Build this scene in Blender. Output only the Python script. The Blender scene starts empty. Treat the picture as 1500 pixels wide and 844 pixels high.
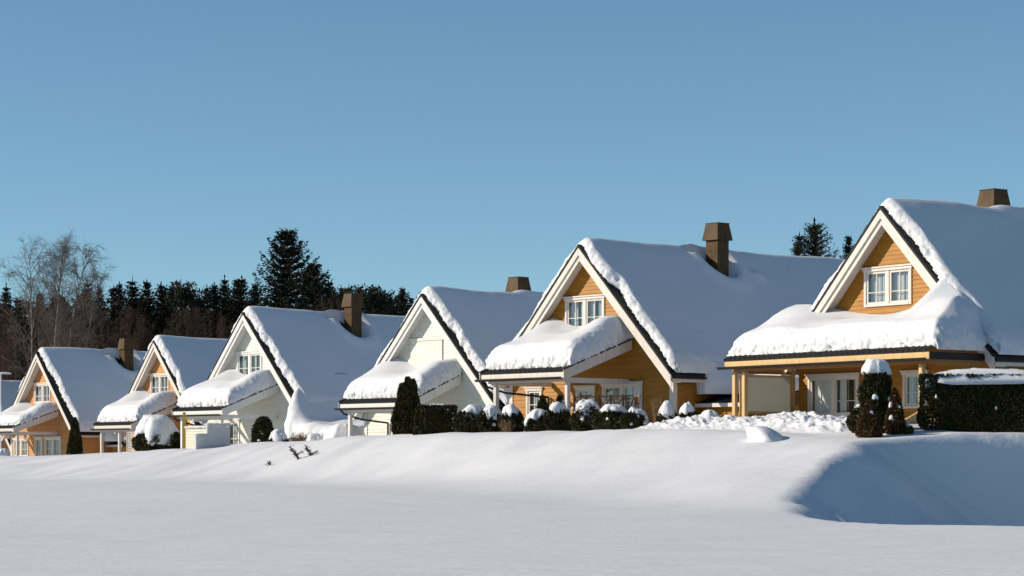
import bpy, math, random
import numpy as np
from mathutils import Vector, Matrix

random.seed(7)
RNG = np.random.default_rng(7)
SC = bpy.context.scene
COL = SC.collection
R = math.radians

# ------------------------------------------------------------------ camera
F = 85.0 / 36.0 * 1500.0
HORIZON = 670.0
EYE = 1.5
cam_d = bpy.data.cameras.new('camera')
cam = bpy.data.objects.new('camera', cam_d)
COL.objects.link(cam)
cam.location = (0, 0, EYE)
cam.rotation_euler = (R(90), 0, 0)
cam_d.lens = 85
cam_d.sensor_width = 36
cam_d.shift_y = (HORIZON - 422.0) / 1500.0
cam_d.clip_end = 9000
SC.camera = cam


def at(px, py, d):
    """a photograph pixel at a distance -> a point of the place"""
    return np.array([(px - 750) / F * d, d, EYE + (HORIZON - py) / F * d])


# ------------------------------------------------------------------ noise
def _hash(ix, iy, iz, seed):
    h = (ix.astype(np.uint32) * np.uint32(374761393) + iy.astype(np.uint32) * np.uint32(668265263)
         + iz.astype(np.uint32) * np.uint32(2147483647) + np.uint32(seed * 1274126177 & 0xffffffff))
    h = (h ^ (h >> np.uint32(13))) * np.uint32(1274126177)
    h = h ^ (h >> np.uint32(16))
    h = h * np.uint32(2246822519)
    h = h ^ (h >> np.uint32(15))
    return (h & np.uint32(0xffffff)).astype(np.float64) / 8388607.5 - 1.0


def vnoise(p, seed=0):
    p = np.asarray(p, float)
    i = np.floor(p).astype(np.int64)
    f = p - i
    f = f * f * f * (f * (f * 6 - 15) + 10)
    out = 0
    for dx in (0, 1):
        wx = f[..., 0] if dx else 1 - f[..., 0]
        for dy in (0, 1):
            wy = f[..., 1] if dy else 1 - f[..., 1]
            for dz in (0, 1):
                wz = f[..., 2] if dz else 1 - f[..., 2]
                out = out + wx * wy * wz * _hash(i[..., 0] + dx, i[..., 1] + dy, i[..., 2] + dz, seed)
    return out


def fbm(p, oct=3, seed=0):
    p = np.asarray(p, float)
    a, s, t = 1.0, 0, 0
    for k in range(oct):
        s = s + a * vnoise(p * (2.03 ** k) + 17.3 * k, seed + k)
        t += a
        a *= .5
    return s / t


def billow(p, oct=3, seed=0):
    p = np.asarray(p, float)
    a, s, t = 1.0, 0, 0
    for k in range(oct):
        s = s + a * (1 - 2 * np.abs(vnoise(p * (2.03 ** k) + 9.1 * k, seed + k)))
        t += a
        a *= .55
    return s / t


def sstep(a, b, x):
    t = np.clip((x - a) / (b - a), 0, 1)
    return t * t * (3 - 2 * t)


def smin(a, b, k):
    h = np.clip(.5 + .5 * (b - a) / k, 0, 1)
    return b * (1 - h) + a * h - k * h * (1 - h)


def smax(a, b, k):
    return -smin(-a, -b, k)


# ------------------------------------------------------------------ materials
def mat(name, col, rough=.6, metal=0.0, noise=None, bump=None, spec=.5, coords='Object'):
    """noise=(scale xyz, dark colour, detail); bump=(scale, strength, distance)"""
    m = bpy.data.materials.new(name)
    m.use_nodes = True
    nt = m.node_tree
    b = nt.nodes['Principled BSDF']
    b.inputs['Base Color'].default_value = (*col, 1)
    b.inputs['Roughness'].default_value = rough
    b.inputs['Metallic'].default_value = metal
    b.inputs['Specular IOR Level'].default_value = spec
    tc = nt.nodes.new('ShaderNodeTexCoord')
    if noise:
        mp = nt.nodes.new('ShaderNodeMapping')
        mp.inputs['Scale'].default_value = noise[0]
        nt.links.new(tc.outputs[coords], mp.inputs[0])
        n = nt.nodes.new('ShaderNodeTexNoise')
        n.inputs['Scale'].default_value = 1
        n.inputs['Detail'].default_value = noise[2]
        nt.links.new(mp.outputs[0], n.inputs[0])
        cr = nt.nodes.new('ShaderNodeValToRGB')
        cr.color_ramp.elements[0].position = .35
        cr.color_ramp.elements[1].position = .65
        cr.color_ramp.elements[0].color = (*noise[1], 1)
        cr.color_ramp.elements[1].color = (*col, 1)
        nt.links.new(n.outputs[0], cr.inputs[0])
        nt.links.new(cr.outputs[0], b.inputs['Base Color'])
    if bump:
        n2 = nt.nodes.new('ShaderNodeTexNoise')
        n2.inputs['Scale'].default_value = bump[0]
        n2.inputs['Detail'].default_value = 4
        nt.links.new(tc.outputs[coords], n2.inputs[0])
        bp = nt.nodes.new('ShaderNodeBump')
        bp.inputs['Strength'].default_value = bump[1]
        bp.inputs['Distance'].default_value = bump[2]
        nt.links.new(n2.outputs[0], bp.inputs['Height'])
        nt.links.new(bp.outputs[0], b.inputs['Normal'])
    return m


SNOW = mat('snow', (.635, .66, .695), .7, bump=(7, .25, .03), spec=.2)


def add_ripple(m, scale, dist):
    nt = m.node_tree
    b = nt.nodes['Principled BSDF']
    old = b.inputs['Normal'].links[0].from_node
    tc = nt.nodes.new('ShaderNodeTexCoord')
    mp = nt.nodes.new('ShaderNodeMapping')
    mp.inputs['Scale'].default_value = scale
    n = nt.nodes.new('ShaderNodeTexNoise')
    n.inputs['Scale'].default_value = 1
    n.inputs['Detail'].default_value = 5
    n.inputs['Roughness'].default_value = .6
    bp = nt.nodes.new('ShaderNodeBump')
    bp.inputs['Strength'].default_value = .6
    bp.inputs['Distance'].default_value = dist
    nt.links.new(tc.outputs['Object'], mp.inputs[0])
    nt.links.new(mp.outputs[0], n.inputs[0])
    nt.links.new(n.outputs[0], bp.inputs['Height'])
    nt.links.new(bp.outputs[0], old.inputs['Normal'])


add_ripple(SNOW, (.35, 1.1, .5), .16)
SNOW_ROUGH = mat('crumbled_snow', (.64, .665, .70), .7, bump=(11, .30, .04), spec=.2)
WHITE = mat('white_paint', (.62, .58, .53), .5, noise=((9, 9, 1.2), (.54, .50, .45), 4), spec=.3)
WALL_WHITE = mat('white_boarding', (.65, .65, .59), .5, noise=((1.5, 3, 9), (.58, .58, .52), 4), spec=.3)  # plain wall paint of the two white houses
COOLW = mat('cool_white_paint', (.66, .66, .63), .5, noise=((9, 9, 1.2), (.59, .59, .56), 4), spec=.3)
YELLOW = mat('ochre_boarding', (.36, .163, .016), .55, noise=((1.2, 3, 7), (.28, .122, .011), 5), spec=.3)
ORANGE = mat('orange_boarding', (.52, .25, .08), .55, noise=((1.2, 3, 7), (.44, .20, .058), 5), spec=.3)
CREAM = mat('cream_timber', (.60, .42, .20), .5, noise=((9, 9, 1.2), (.50, .33, .14), 4), spec=.3)
TAN = mat('tan_boarding', (.33, .155, .04), .55, noise=((3, 3, 9), (.26, .115, .028), 4), spec=.3)
BROWN = mat('brown_timber', (.22, .10, .035), .6, noise=((8, 8, 8), (.15, .065, .025), 3))
TILE = mat('black_roof_tile', (.014, .014, .015), .6, bump=(20, .3, .02), spec=.2)
GUTTER = mat('dark_gutter_metal', (.016, .014, .013), .5, spec=.2)
CHIM = mat('brown_sheet_metal', (.085, .050, .020), .6, noise=((4, 4, 2), (.055, .033, .015), 3), spec=.15)
FENCEM = mat('pale_board_fence_paint', (.62, .64, .66), .55, noise=((2, 2, 9), (.56, .58, .60), 3))
BEIGE = mat('beige_boarding', (.60, .58, .47), .6, noise=((2, 2, 9), (.54, .51, .41), 3))
CURT = mat('grey_curtain', (.50, .50, .48), .8)
SHEER = mat('white_sheer_curtain', (.85, .84, .80), .8)
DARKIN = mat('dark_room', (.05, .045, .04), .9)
THUJA = mat('dark_thuja_leaf', (.066, .058, .020), .7, noise=((5, 5, 5), (.030, .034, .013), 2), spec=.2)
THUJA_B = mat('brown_thuja_leaf', (.115, .060, .022), .7, noise=((5, 5, 5), (.055, .038, .014), 2), spec=.2)
SPRUCE = mat('spruce_needle', (.022, .028, .018), .8, noise=((.9, .9, .9), (.014, .019, .013), 2), spec=.1)
PINE = mat('pine_needle', (.030, .034, .020), .8, noise=((.9, .9, .9), (.019, .023, .015), 2), spec=.1)
BARK = mat('conifer_bark', (.07, .045, .03), .9, noise=((6, 6, 1), (.04, .028, .02), 3), spec=.1)
BIRCH = mat('birch_bark', (.27, .235, .19), .8, noise=((5, 5, 1.4), (.16, .13, .11), 4), spec=.1)
TWIG = mat('birch_twig', (.13, .105, .09), .9, spec=.1)
THICK = mat('bare_twig_brown', (.068, .044, .032), .9, spec=.1)
DRY = mat('dry_stem', (.24, .155, .085), .9, spec=.1)
FOREST = mat('far_forest_needle', (.017, .020, .015), .9, noise=((.3, .3, .3), (.011, .014, .011), 2), spec=.05)


def glass_mat(name, rough=.03, tint=(.9, .95, 1), fac=.12):
    m = bpy.data.materials.new(name)
    m.use_nodes = True
    nt = m.node_tree
    nt.nodes.clear()
    o = nt.nodes.new('ShaderNodeOutputMaterial')
    mx = nt.nodes.new('ShaderNodeMixShader')
    tr = nt.nodes.new('ShaderNodeBsdfTransparent')
    gl = nt.nodes.new('ShaderNodeBsdfGlossy')
    lw = nt.nodes.new('ShaderNodeLayerWeight')
    lw.inputs['Blend'].default_value = fac
    ad = nt.nodes.new('ShaderNodeMath')
    ad.operation = 'ADD'
    ad.use_clamp = True
    ad.inputs[1].default_value = fac
    tr.inputs[0].default_value = (*tint, 1)
    gl.inputs['Roughness'].default_value = rough
    nt.links.new(lw.outputs['Fresnel'], ad.inputs[0])
    nt.links.new(ad.outputs[0], mx.inputs[0])
    nt.links.new(tr.outputs[0], mx.inputs[1])
    nt.links.new(gl.outputs[0], mx.inputs[2])
    nt.links.new(mx.outputs[0], o.inputs[0])
    return m


GLASS = glass_mat('window_glass', .03, (.85, .9, .92), .13)


def frosted_mat():
    m = bpy.data.materials.new('frosted_glass')
    m.use_nodes = True
    nt = m.node_tree
    nt.nodes.clear()
    o = nt.nodes.new('ShaderNodeOutputMaterial')
    mx = nt.nodes.new('ShaderNodeMixShader')
    mx.inputs[0].default_value = .45
    d = nt.nodes.new('ShaderNodeBsdfDiffuse')
    d.inputs[0].default_value = (.55, .55, .5, 1)
    t = nt.nodes.new('ShaderNodeBsdfTranslucent')
    t.inputs[0].default_value = (.6, .6, .55, 1)
    nt.links.new(d.outputs[0], mx.inputs[1])
    nt.links.new(t.outputs[0], mx.inputs[2])
    nt.links.new(mx.outputs[0], o.inputs[0])
    return m


FROST = frosted_mat()


# ------------------------------------------------------------------ mesh helpers
def link(name, me, m=None, parent=None):
    o = bpy.data.objects.new(name, me)
    COL.objects.link(o)
    if m and not me.materials:
        me.materials.append(m)
    if parent is not None:
        o.parent = parent
    return o


def mesh_np(name, V, Fc, smooth=True):
    """V (n,3), Fc (m,k) all faces of k corners"""
    V = np.ascontiguousarray(V, dtype=np.float32)
    Fc = np.ascontiguousarray(Fc, dtype=np.int32)
    me = bpy.data.meshes.new(name)
    me.vertices.add(len(V))
    me.vertices.foreach_set('co', V.ravel())
    k = Fc.shape[1]
    me.loops.add(Fc.size)
    me.loops.foreach_set('vertex_index', Fc.ravel())
    me.polygons.add(len(Fc))
    me.polygons.foreach_set('loop_start', np.arange(0, Fc.size, k, dtype=np.int32))
    me.polygons.foreach_set('loop_total', np.full(len(Fc), k, dtype=np.int32))
    me.polygons.foreach_set('use_smooth', np.full(len(Fc), smooth, dtype=bool))
    me.update(calc_edges=True)
    me.validate()
    return me


def grid_faces(nu, nv, off=0):
    i = np.arange(nu - 1)[:, None] * nv + np.arange(nv - 1)[None, :]
    return np.stack([i, i + nv, i + nv + 1, i + 1], -1).reshape(-1, 4) + off


class MB:
    def __init__(s):
        s.v = []
        s.f = []

    def quad(s, a, b, c, d):
        n = len(s.v)
        s.v += [tuple(a), tuple(b), tuple(c), tuple(d)]
        s.f.append((n, n + 1, n + 2, n + 3))
        return s

    def box(s, x0, x1, y0, y1, z0, z1):
        return s.hexa([(x0, y0, z0), (x1, y0, z0), (x1, y1, z0), (x0, y1, z0)],
                      [(x0, y0, z1), (x1, y0, z1), (x1, y1, z1), (x0, y1, z1)])

    def hexa(s, lo, hi):
        n = len(s.v)
        s.v += [tuple(p) for p in lo] + [tuple(p) for p in hi]
        for f in ((3, 2, 1, 0), (4, 5, 6, 7), (0, 1, 5, 4), (1, 2, 6, 5), (2, 3, 7, 6), (3, 0, 4, 7)):
            s.f.append(tuple(n + k for k in f))
        return s

    def prism(s, poly, y0, y1):
        """polygon of (x,z) pulled from y0 to y1"""
        n = len(s.v)
        k = len(poly)
        s.v += [(x, y0, z) for x, z in poly] + [(x, y1, z) for x, z in poly]
        s.f.append(tuple(range(n, n + k)))
        s.f.append(tuple(range(n + 2 * k - 1, n + k - 1, -1)))
        for i in range(k):
            j = (i + 1) % k
            s.f.append((n + j, n + i, n + k + i, n + k + j))
        return s

    def prism_x(s, poly, x0, x1):
        """polygon of (y,z) pulled from x0 to x1"""
        n = len(s.v)
        k = len(poly)
        s.v += [(x0, y, z) for y, z in poly] + [(x1, y, z) for y, z in poly]
        s.f.append(tuple(range(n + k - 1, n - 1, -1)))
        s.f.append(tuple(range(n + k, n + 2 * k)))
        for i in range(k):
            j = (i + 1) % k
            s.f.append((n + i, n + j, n + k + j, n + k + i))
        return s

    def bar(s, a, b, w, h=None):
        """square bar from a to b"""
        a, b = Vector(a), Vector(b)
        d = (b - a).normalized()
        u = d.cross(Vector((0, 0, 1)))
        if u.length < 1e-3:
            u = Vector((1, 0, 0))
        u.normalize()
        v = u.cross(d)
        u = u * w / 2
        v = v * (h or w) / 2
        return s.hexa([a - u - v, a + u - v, a + u + v, a - u + v], [b - u - v, b + u - v, b + u + v, b - u + v])

    def build(s, name, m, parent=None, bevel=0.0, smooth=False):
        me = bpy.data.meshes.new(name)
        me.from_pydata(s.v, [], s.f)
        me.update()
        if smooth:
            me.polygons.foreach_set('use_smooth', [True] * len(me.polygons))
        o = link(name, me, m, parent)
        if bevel:
            md = o.modifiers.new('bevel', 'BEVEL')
            md.width = bevel
            md.segments = 1
            md.limit_method = 'ANGLE'
        return o


def tubes_mesh(name, P0, P1, R0, R1, sides=4, smooth=True):
    P0, P1 = np.asarray(P0, float), np.asarray(P1, float)
    R0, R1 = np.asarray(R0, float), np.asarray(R1, float)
    d = P1 - P0
    d /= np.linalg.norm(d, axis=1, keepdims=True) + 1e-9
    ref = np.where(np.abs(d[:, 2:3]) < .9, np.array([[0, 0, 1.]]), np.array([[1., 0, 0]]))
    u = np.cross(d, ref)
    u /= np.linalg.norm(u, axis=1, keepdims=True) + 1e-9
    w = np.cross(d, u)
    V = []
    for k in range(sides):
        a = 2 * math.pi * k / sides
        o = u * math.cos(a) + w * math.sin(a)
        V.append(P0 + o * R0[:, None])
        V.append(P1 + o * R1[:, None])
    n = len(P0)
    V = np.stack(V, 1).reshape(-1, 3)
    base = np.arange(n)[:, None] * (2 * sides)
    Fs = []
    for k in range(sides):
        j = (k + 1) % sides
        Fs.append(np.concatenate([base + 2 * k, base + 2 * j, base + 2 * j + 1, base + 2 * k + 1], 1))
    return mesh_np(name, V, np.concatenate(Fs), smooth)


def leaf_quads(C, D, L, Wd, rng):
    """pointed leaf clumps: centre C, axis D, length L, width Wd -> V, F"""
    n = len(C)
    D = D / (np.linalg.norm(D, axis=1, keepdims=True) + 1e-9)
    r = rng.normal(size=(n, 3))
    u = np.cross(D, r)
    u /= np.linalg.norm(u, axis=1, keepdims=True) + 1e-9
    L = np.broadcast_to(L, (n,))[:, None]
    Wd = np.broadcast_to(Wd, (n,))[:, None]
    V = np.stack([C - D * L * .5, C + u * Wd * .5 - D * L * .05, C + D * L * .5, C - u * Wd * .5 - D * L * .05], 1)
    return V.reshape(-1, 3), np.arange(4 * n).reshape(n, 4)


def join(parts):
    V, Fc, o = [], [], 0
    for v, f in parts:
        V.append(v)
        Fc.append(f + o)
        o += len(v)
    return np.concatenate(V), np.concatenate(Fc)


def tag(o, label=None, cat=None, group=None, kind=None):
    if label:
        o['label'] = label
    if cat:
        o['category'] = cat
    if group:
        o['group'] = group
    if kind:
        o['kind'] = kind
    return o


def empty(name, loc, rz=0.0):
    o = bpy.data.objects.new(name, None)
    o.empty_display_size = .5
    COL.objects.link(o)
    o.location = tuple(float(c) for c in loc)
    o.rotation_euler = (0, 0, rz)
    return o


# ------------------------------------------------------------------ terrain
SX, SY = np.array([-.5, .866]), np.array([-.866, -.5])
def hz(x, y, noise=True):
    x = np.asarray(x, float)
    y = np.asarray(y, float)
    xc = np.interp(y, [46, 48, 49.2, 50.4, 51.8, 54, 57, 61, 65, 67.5, 70.5, 73.4, 74.2, 75.0, 75.5, 76.0, 76.6, 77.4],
                   [70, 22, 14, 10.7, 8.7, 7.6, 7.0, 6.9, 7.3, 8.1, 9.3, 10.3, 11.0, 12.3, 14, 18, 28, 70])
    dx = x - xc
    x0_ = x
    x = np.minimum(x, xc)
    s = (x - 13) * SX[0] + (y - 85) * SX[1]
    q = (x - 13) * SY[0] + (y - 85) * SY[1]
    crest = np.interp(s, [-40, -10, -6, 0, 10, 20, 30, 40, 50, 60, 70, 90, 120, 200],
                      [2.0, 2.05, 2.2, 2.38, 2.46, 2.46, 2.36, 2.1, 1.88, 1.68, 1.58, 1.45, 1.2, 1.0])
    G = np.interp(s, [-40, -10, -5, 0, 18, 34, 52, 78, 90, 120, 200], [2.0, 2.2, 2.55, 2.75, 2.6, 1.75, 1.75, 1.25, 1.1, .8, .6])
    G = G + 2.0 * sstep(-40, -160, q)
    zf = np.interp(s, [-40, -14, -5, 5, 20, 35, 50, 90, 200], [0, .1, .38, .5, .5, .5, .4, .25, .2])
    field = zf * (1 - sstep(16, 42, q))
    z = G + (crest - G) * sstep(3.0, 6.3, q)
    wob = 2.2 * vnoise(np.stack([s / 9., s * 0 + 3.3, s * 0], -1), 5) if noise else 0
    foot = 19.0 + wob
    u = np.clip((q - 7.0) / (foot - 7.0), 0, 1)
    z = z + (field - z) * (1 - (1 - u) ** 3 * (1 + 3 * u))
    if noise:
        p = np.stack([x / 7., y / 7., x * 0], -1)
        bank = sstep(5, 9, q) * (1 - sstep(13, 18, q))
        z = z + .05 * fbm(p, 3, 11) * (1 - .4 * sstep(16, 24, q)) + .20 * bank * fbm(np.stack([s / 5.5, q / 5., s * 0 + 8], -1), 2, 13)
        rid = np.stack([(s + .75 * q) / 2.4, (q - .3 * s) / 9., s * 0 + .5], -1)
        amp = np.interp(s, [0, 8, 20, 28, 42, 50, 70], [.03, .05, .07, .17, .17, .08, .04])
        z = z + amp * bank * fbm(rid, 2, 21)
        z = z + .055 * sstep(4, 7, q) * (1 - sstep(9.5, 12, q)) * fbm(np.stack([s / 1.7, q / 2.2, s * 0], -1), 2, 31)
        z = z + .042 * sstep(12, 19, q) * fbm(np.stack([x / 7., y / 2.2, x * 0 + 4], -1), 4, 41) + .05 * sstep(10, 19, q) * fbm(np.stack([x / 14., y / 8., x * 0 + 4], -1), 2, 47)
        garden = sstep(6, 3.5, q) * sstep(-60, -8, q)
        z = z + .12 * garden * fbm(np.stack([x / 1.6, y / 1.6, x * 0], -1), 3, 51)
    x = x0_
    if noise:
        dx = dx + .35 * vnoise(np.stack([x / 1.6, y / 1.6, x * 0], -1), 61) * sstep(60, 66, y) * (1 - sstep(71.5, 73.5, y))
    dx = np.clip(dx, 0, None)
    drop = .78 * (np.sqrt(dx * dx + .30) - .548)
    drop = 9.0 * np.tanh(drop / 9.0)
    return z - drop * sstep(45, 48, y) * (1 - sstep(22, 60, x))


def gz(x, y):
    return float(hz(np.array([x]), np.array([y]))[0])


def spaced(lo, hi, step, far, growth=1.35):
    core = list(np.arange(lo, hi + 1e-6, step))
    a, st = core[0], step
    left = []
    while a > -far:
        st *= growth
        a -= st
        left.append(a)
    b, st = core[-1], step
    right = []
    while b < far:
        st *= growth
        b += st
        right.append(b)
    return np.array(left[::-1] + core + right)


def build_terrain():
    xs = spaced(-52, 26, .30, 3000)
    ys = spaced(24, 178, .34, 3000)
    ys = np.concatenate([ys[ys < 70], np.arange(70, 78.6, .11), ys[ys > 78.7]])
    X, Y = np.meshgrid(xs, ys, indexing='ij')
    Z = hz(X, Y)
    far = sstep(260, 500, np.hypot(X, Y - 90))
    Z = Z * (1 - far) + 1.0 * far
    V = np.stack([X, Y, Z], -1).reshape(-1, 3)
    o = link('snow_ground', mesh_np('snow_ground', V, grid_faces(len(xs), len(ys))), SNOW)
    tag(o, 'smooth snow field rising to a low bank before the houses', kind='structure')


build_terrain()


# ------------------------------------------------------------------ snow sheets
def edge_coords(lo, hi, rlo, rhi, step, na=9):
    """coordinates, height factor and outward sign of a snow sheet's cross-section"""
    a = np.linspace(0, math.pi / 2, na)
    xs, fs, os_ = [], [], []
    if rlo > 0:
        xs += list(lo + rlo * (1 - np.cos(a)))
        fs += list(np.sin(a))
        os_ += list(-np.cos(a) ** 1)
    n = max(2, int((hi - rhi - lo - rlo) / step))
    mid = np.linspace(lo + rlo, hi - rhi, n + 1)
    if rlo > 0:
        mid = mid[1:]
    if rhi > 0:
        mid = mid[:-1]
    xs += list(mid)
    fs += [1.0] * len(mid)
    os_ += [0.0] * len(mid)
    if rhi > 0:
        xs += list((hi - rhi * (1 - np.cos(a)))[::-1])
        fs += list(np.sin(a)[::-1])
        os_ += list(np.cos(a)[::-1])
    return np.array(xs), np.array(fs), np.array(os_)


def snow_sheet(name, ue, ve, base, thick, parent, seed=0, amp=.06, top_amp=.03, freq=3.2, bulge=.06, rough=True, cut=None):
    U, FU, OU = ue
    Vc, FV, OV = ve
    UU, VV = np.meshgrid(U, Vc, indexing='ij')
    fac = FU[:, None] * FV[None, :]
    T = thick(UU, VV)
    X, Y, Z = base(UU, VV)
    X = np.array(X, float)
    Y = np.array(Y, float)
    Z = Z + T * fac
    E = np.clip(1 - fac ** 2, 0, 1)
    mid = np.sin(math.pi * np.clip(fac, 0, 1))
    P = np.stack([X, Y, Z], -1)
    q = P * freq + seed * 3.7
    b = .6 * billow(q, 3, seed) + .4 * fbm(q * 2.6, 2, seed + 5)
    b = b + .75 * billow(q * 3.1, 2, seed + 21)
    X = X + OU[:, None] * (bulge * mid + amp * b)
    Y = Y + OV[None, :] * (bulge * mid + amp * b)
    keep = sstep(0, .12, fac)
    Z = Z + E * keep * amp * (.7 * fbm(q * 1.4, 3, seed + 9) + .35 * fbm(q * 4, 2, seed + 11))
    Z = Z + (1 - E) * top_amp * fbm(P * .55 + seed, 3, seed + 13)
    if cut is not None:
        Z = Z + cut(X, Y)
    V = np.stack([X, Y, Z], -1).reshape(-1, 3)
    return link(name, mesh_np(name, V, grid_faces(len(U), len(Vc))), SNOW_ROUGH if rough else SNOW, parent)


# ------------------------------------------------------------------ house
HR = 7.7       # ridge above the house's floor
W = 5.4        # half width of the roof
WB = 4.95      # half width of the walls
WY = .6        # gable wall behind the bargeboards
STEP = .155


def lap_gable(mb, zlo, ztop_fn, xl, xr, openings, y):
    """lapped boards across a gable; openings are (x0, x1, z0, z1)"""
    z = zlo
    while True:
        z1 = z + STEP
        w0, w1 = ztop_fn(z), ztop_fn(z1)
        if w0 <= .03:
            break
        w1 = max(w1, .0)
        cuts = []
        for (a, b, c, d) in openings:
            if z + .5 * STEP > c and z + .5 * STEP < d:
                cuts.append((a, b))
        cuts.sort()
        l0, l1 = max(xl, -w0), max(xl, -w1)
        r0, r1 = min(xr, w0), min(xr, w1)
        segs = []
        cl0, cl1 = l0, l1
        for a, b in cuts:
            segs.append((cl0, cl1, a, a))
            cl0 = cl1 = b
        segs.append((cl0, cl1, r0, r1))
        for (a0, a1, b0, b1) in segs:
            if b0 - a0 < .01:
                continue
            mb.quad((a0, y - .028, z), (b0, y - .028, z), (b1, y - .006, z1), (a1, y - .006, z1))
            mb.quad((a0, y - .006, z - .001), (b0, y - .006, z - .001), (b0, y - .028, z), (a0, y - .028, z))
        z = z1


def lap_side(mb, x, sgn, y0, y1, z0, z1):
    z = z0
    while z < z1:
        t = min(z + STEP, z1)
        a, b = x + sgn * .028, x + sgn * .006
        mb.quad((a, y0, z), (a, y1, z), (b, y1, t), (b, y0, t))
        mb.quad((b, y0, z - .001), (b, y1, z - .001), (a, y1, z), (a, y0, z))
        z = t


def window(root, name, x0, x1, z0, z1, n=2, y=WY, trim=WHITE, curtain=None, door=False, hood=True, hbar=.42, label=None):
    mb = MB()
    t = .11
    yf, yb = y - .075, y + .05
    mb.box(x0, x0 + t, yf, yb, z0, z1)
    mb.box(x1 - t, x1, yf, yb, z0, z1)
    mb.box(x0 + t, x1 - t, yf, yb, z1 - t, z1)
    if not door:
        mb.box(x0 + t, x1 - t, yf - .02, yb, z0, z0 + .09)
    if hood:
        mb.box(x0 - .09, x1 + .09, yf - .07, y - .03, z1 + .003, z1 + .06)
        mb.box(x0 - .05, x1 + .05, yf - .025, y - .03, z1 - .10, z1 + .001)
    iw = (x1 - x0 - 2 * t)
    mt = .16
    sw = (iw - mt * (n - 1)) / n
    for k in range(1, n):
        xa = x0 + t + k * sw + (k - 1) * mt
        mb.box(xa, xa + mt, yf + .012, yb, z0 + (.09 if not door else 0), z1 - t)
    w = mb.build(name, trim, root, bevel=.008)
    if label:
        w['label'] = label
    pn = MB()
    lo = z0 + (.09 if not door else .04)
    for k in range(n):
        xa = x0 + t + k * (sw + mt)
        sb = MB()
        st = .075
        ys, ye = y - .03, y + .03
        zt = z1 - t
        kick = .38 if door else 0
        sb.box(xa, xa + st, ys, ye, lo, zt)
        sb.box(xa + sw - st, xa + sw, ys, ye, lo, zt)
        sb.box(xa + st, xa + sw - st, ys, ye, zt - st, zt)
        sb.box(xa + st, xa + sw - st, ys, ye, lo, lo + st + kick * .3)
        g = .028
        xm = xa + sw / 2
        sb.box(xm - g / 2, xm + g / 2, ys + .01, ye - .02, lo + st, zt - st)
        zm = lo + (zt - lo) * hbar
        sb.box(xa + st, xa + sw - st, ys + .012, ye - .021, zm - g / 2, zm + g / 2)
        sb.build('sash', trim, w)
        pn.quad((xa + st, y + .012, lo + st), (xa + sw - st, y + .012, lo + st), (xa + sw - st, y + .012, zt - st), (xa + st, y + .012, zt - st))
    pn.build('pane', GLASS, w)
    if curtain:
        for (fa, fb, m, top) in curtain:
            xa, xb = x0 + t + fa * iw, x0 + t + fb * iw
            k = max(6, int((xb - xa) / .025))
            xs = np.linspace(xa, xb, k)
            yy = y + .16 + .02 * np.sin(xs * 55) + .012 * np.sin(xs * 23 + 1)
            V = np.concatenate([np.stack([xs, yy, np.full(k, lo)], 1), np.stack([xs, yy, np.full(k, lo + (z1 - lo) * top)], 1)])
            i = np.arange(k - 1)
            link('curtain', mesh_np('curtain', V, np.stack([i, i + 1, i + 1 + k, i + k], 1)), m, w)
    return w


def corrugated(x0, x1, yf, zf, yb, zb, name, parent, m=TILE, per=.27, a=.075, hip=None):
    nx = int((x1 - x0) / .045)
    xs = np.linspace(x0, x1, nx)
    wv = a * np.abs(np.sin(math.pi * xs / per)) ** .8
    ny = 14
    ts = np.linspace(0, 1, ny)
    rows = []
    for t in ts:
        zz = np.full(nx, zf + (zb - zf) * t)
        if hip:
            zz = np.minimum(zz, zf + (x1 - xs) * hip)
        rows.append(np.stack([xs, np.full(nx, yf + (yb - yf) * t), zz + wv], 1))
    lip = rows[0] - np.array([0, 0, .03]) + np.array([0, .02, 0])
    lip[:, 2] = zf - .03
    rows = [lip] + rows
    V = np.concatenate(rows)
    return link(name, mesh_np(name, V, grid_faces(len(rows), nx)[:, ::-1], False), m, parent)


def chimney(root, x, y, top=1.25, right=True):
    """square sheet-metal chimney with a flared cowl"""
    z0 = HR - abs(x) - 1.0
    hx, hy = .345, .345
    zc = HR + top - .74
    b = MB().box(x - hx, x + hx, y - hy, y + hy, z0, zc + .1)
    b.box(x - hx - .012, x + hx + .012, y - hy - .012, y + hy + .012, HR + .12, HR + .15)
    c = b.build('chimney', CHIM, root)
    a, d = .47, .355
    k = MB().hexa([(x - a, y - a, zc), (x + a, y - a, zc), (x + a, y + a, zc), (x - a, y + a, zc)],
                  [(x - d, y - d, zc + .72), (x + d, y - d, zc + .72), (x + d, y + d, zc + .72), (x - d, y + d, zc + .72)])
    k.box(x - d - .02, x + d + .02, y - d - .02, y + d + .02, zc + .722, zc + .75)
    k.build('chimney_cowl', CHIM, c)


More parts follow.
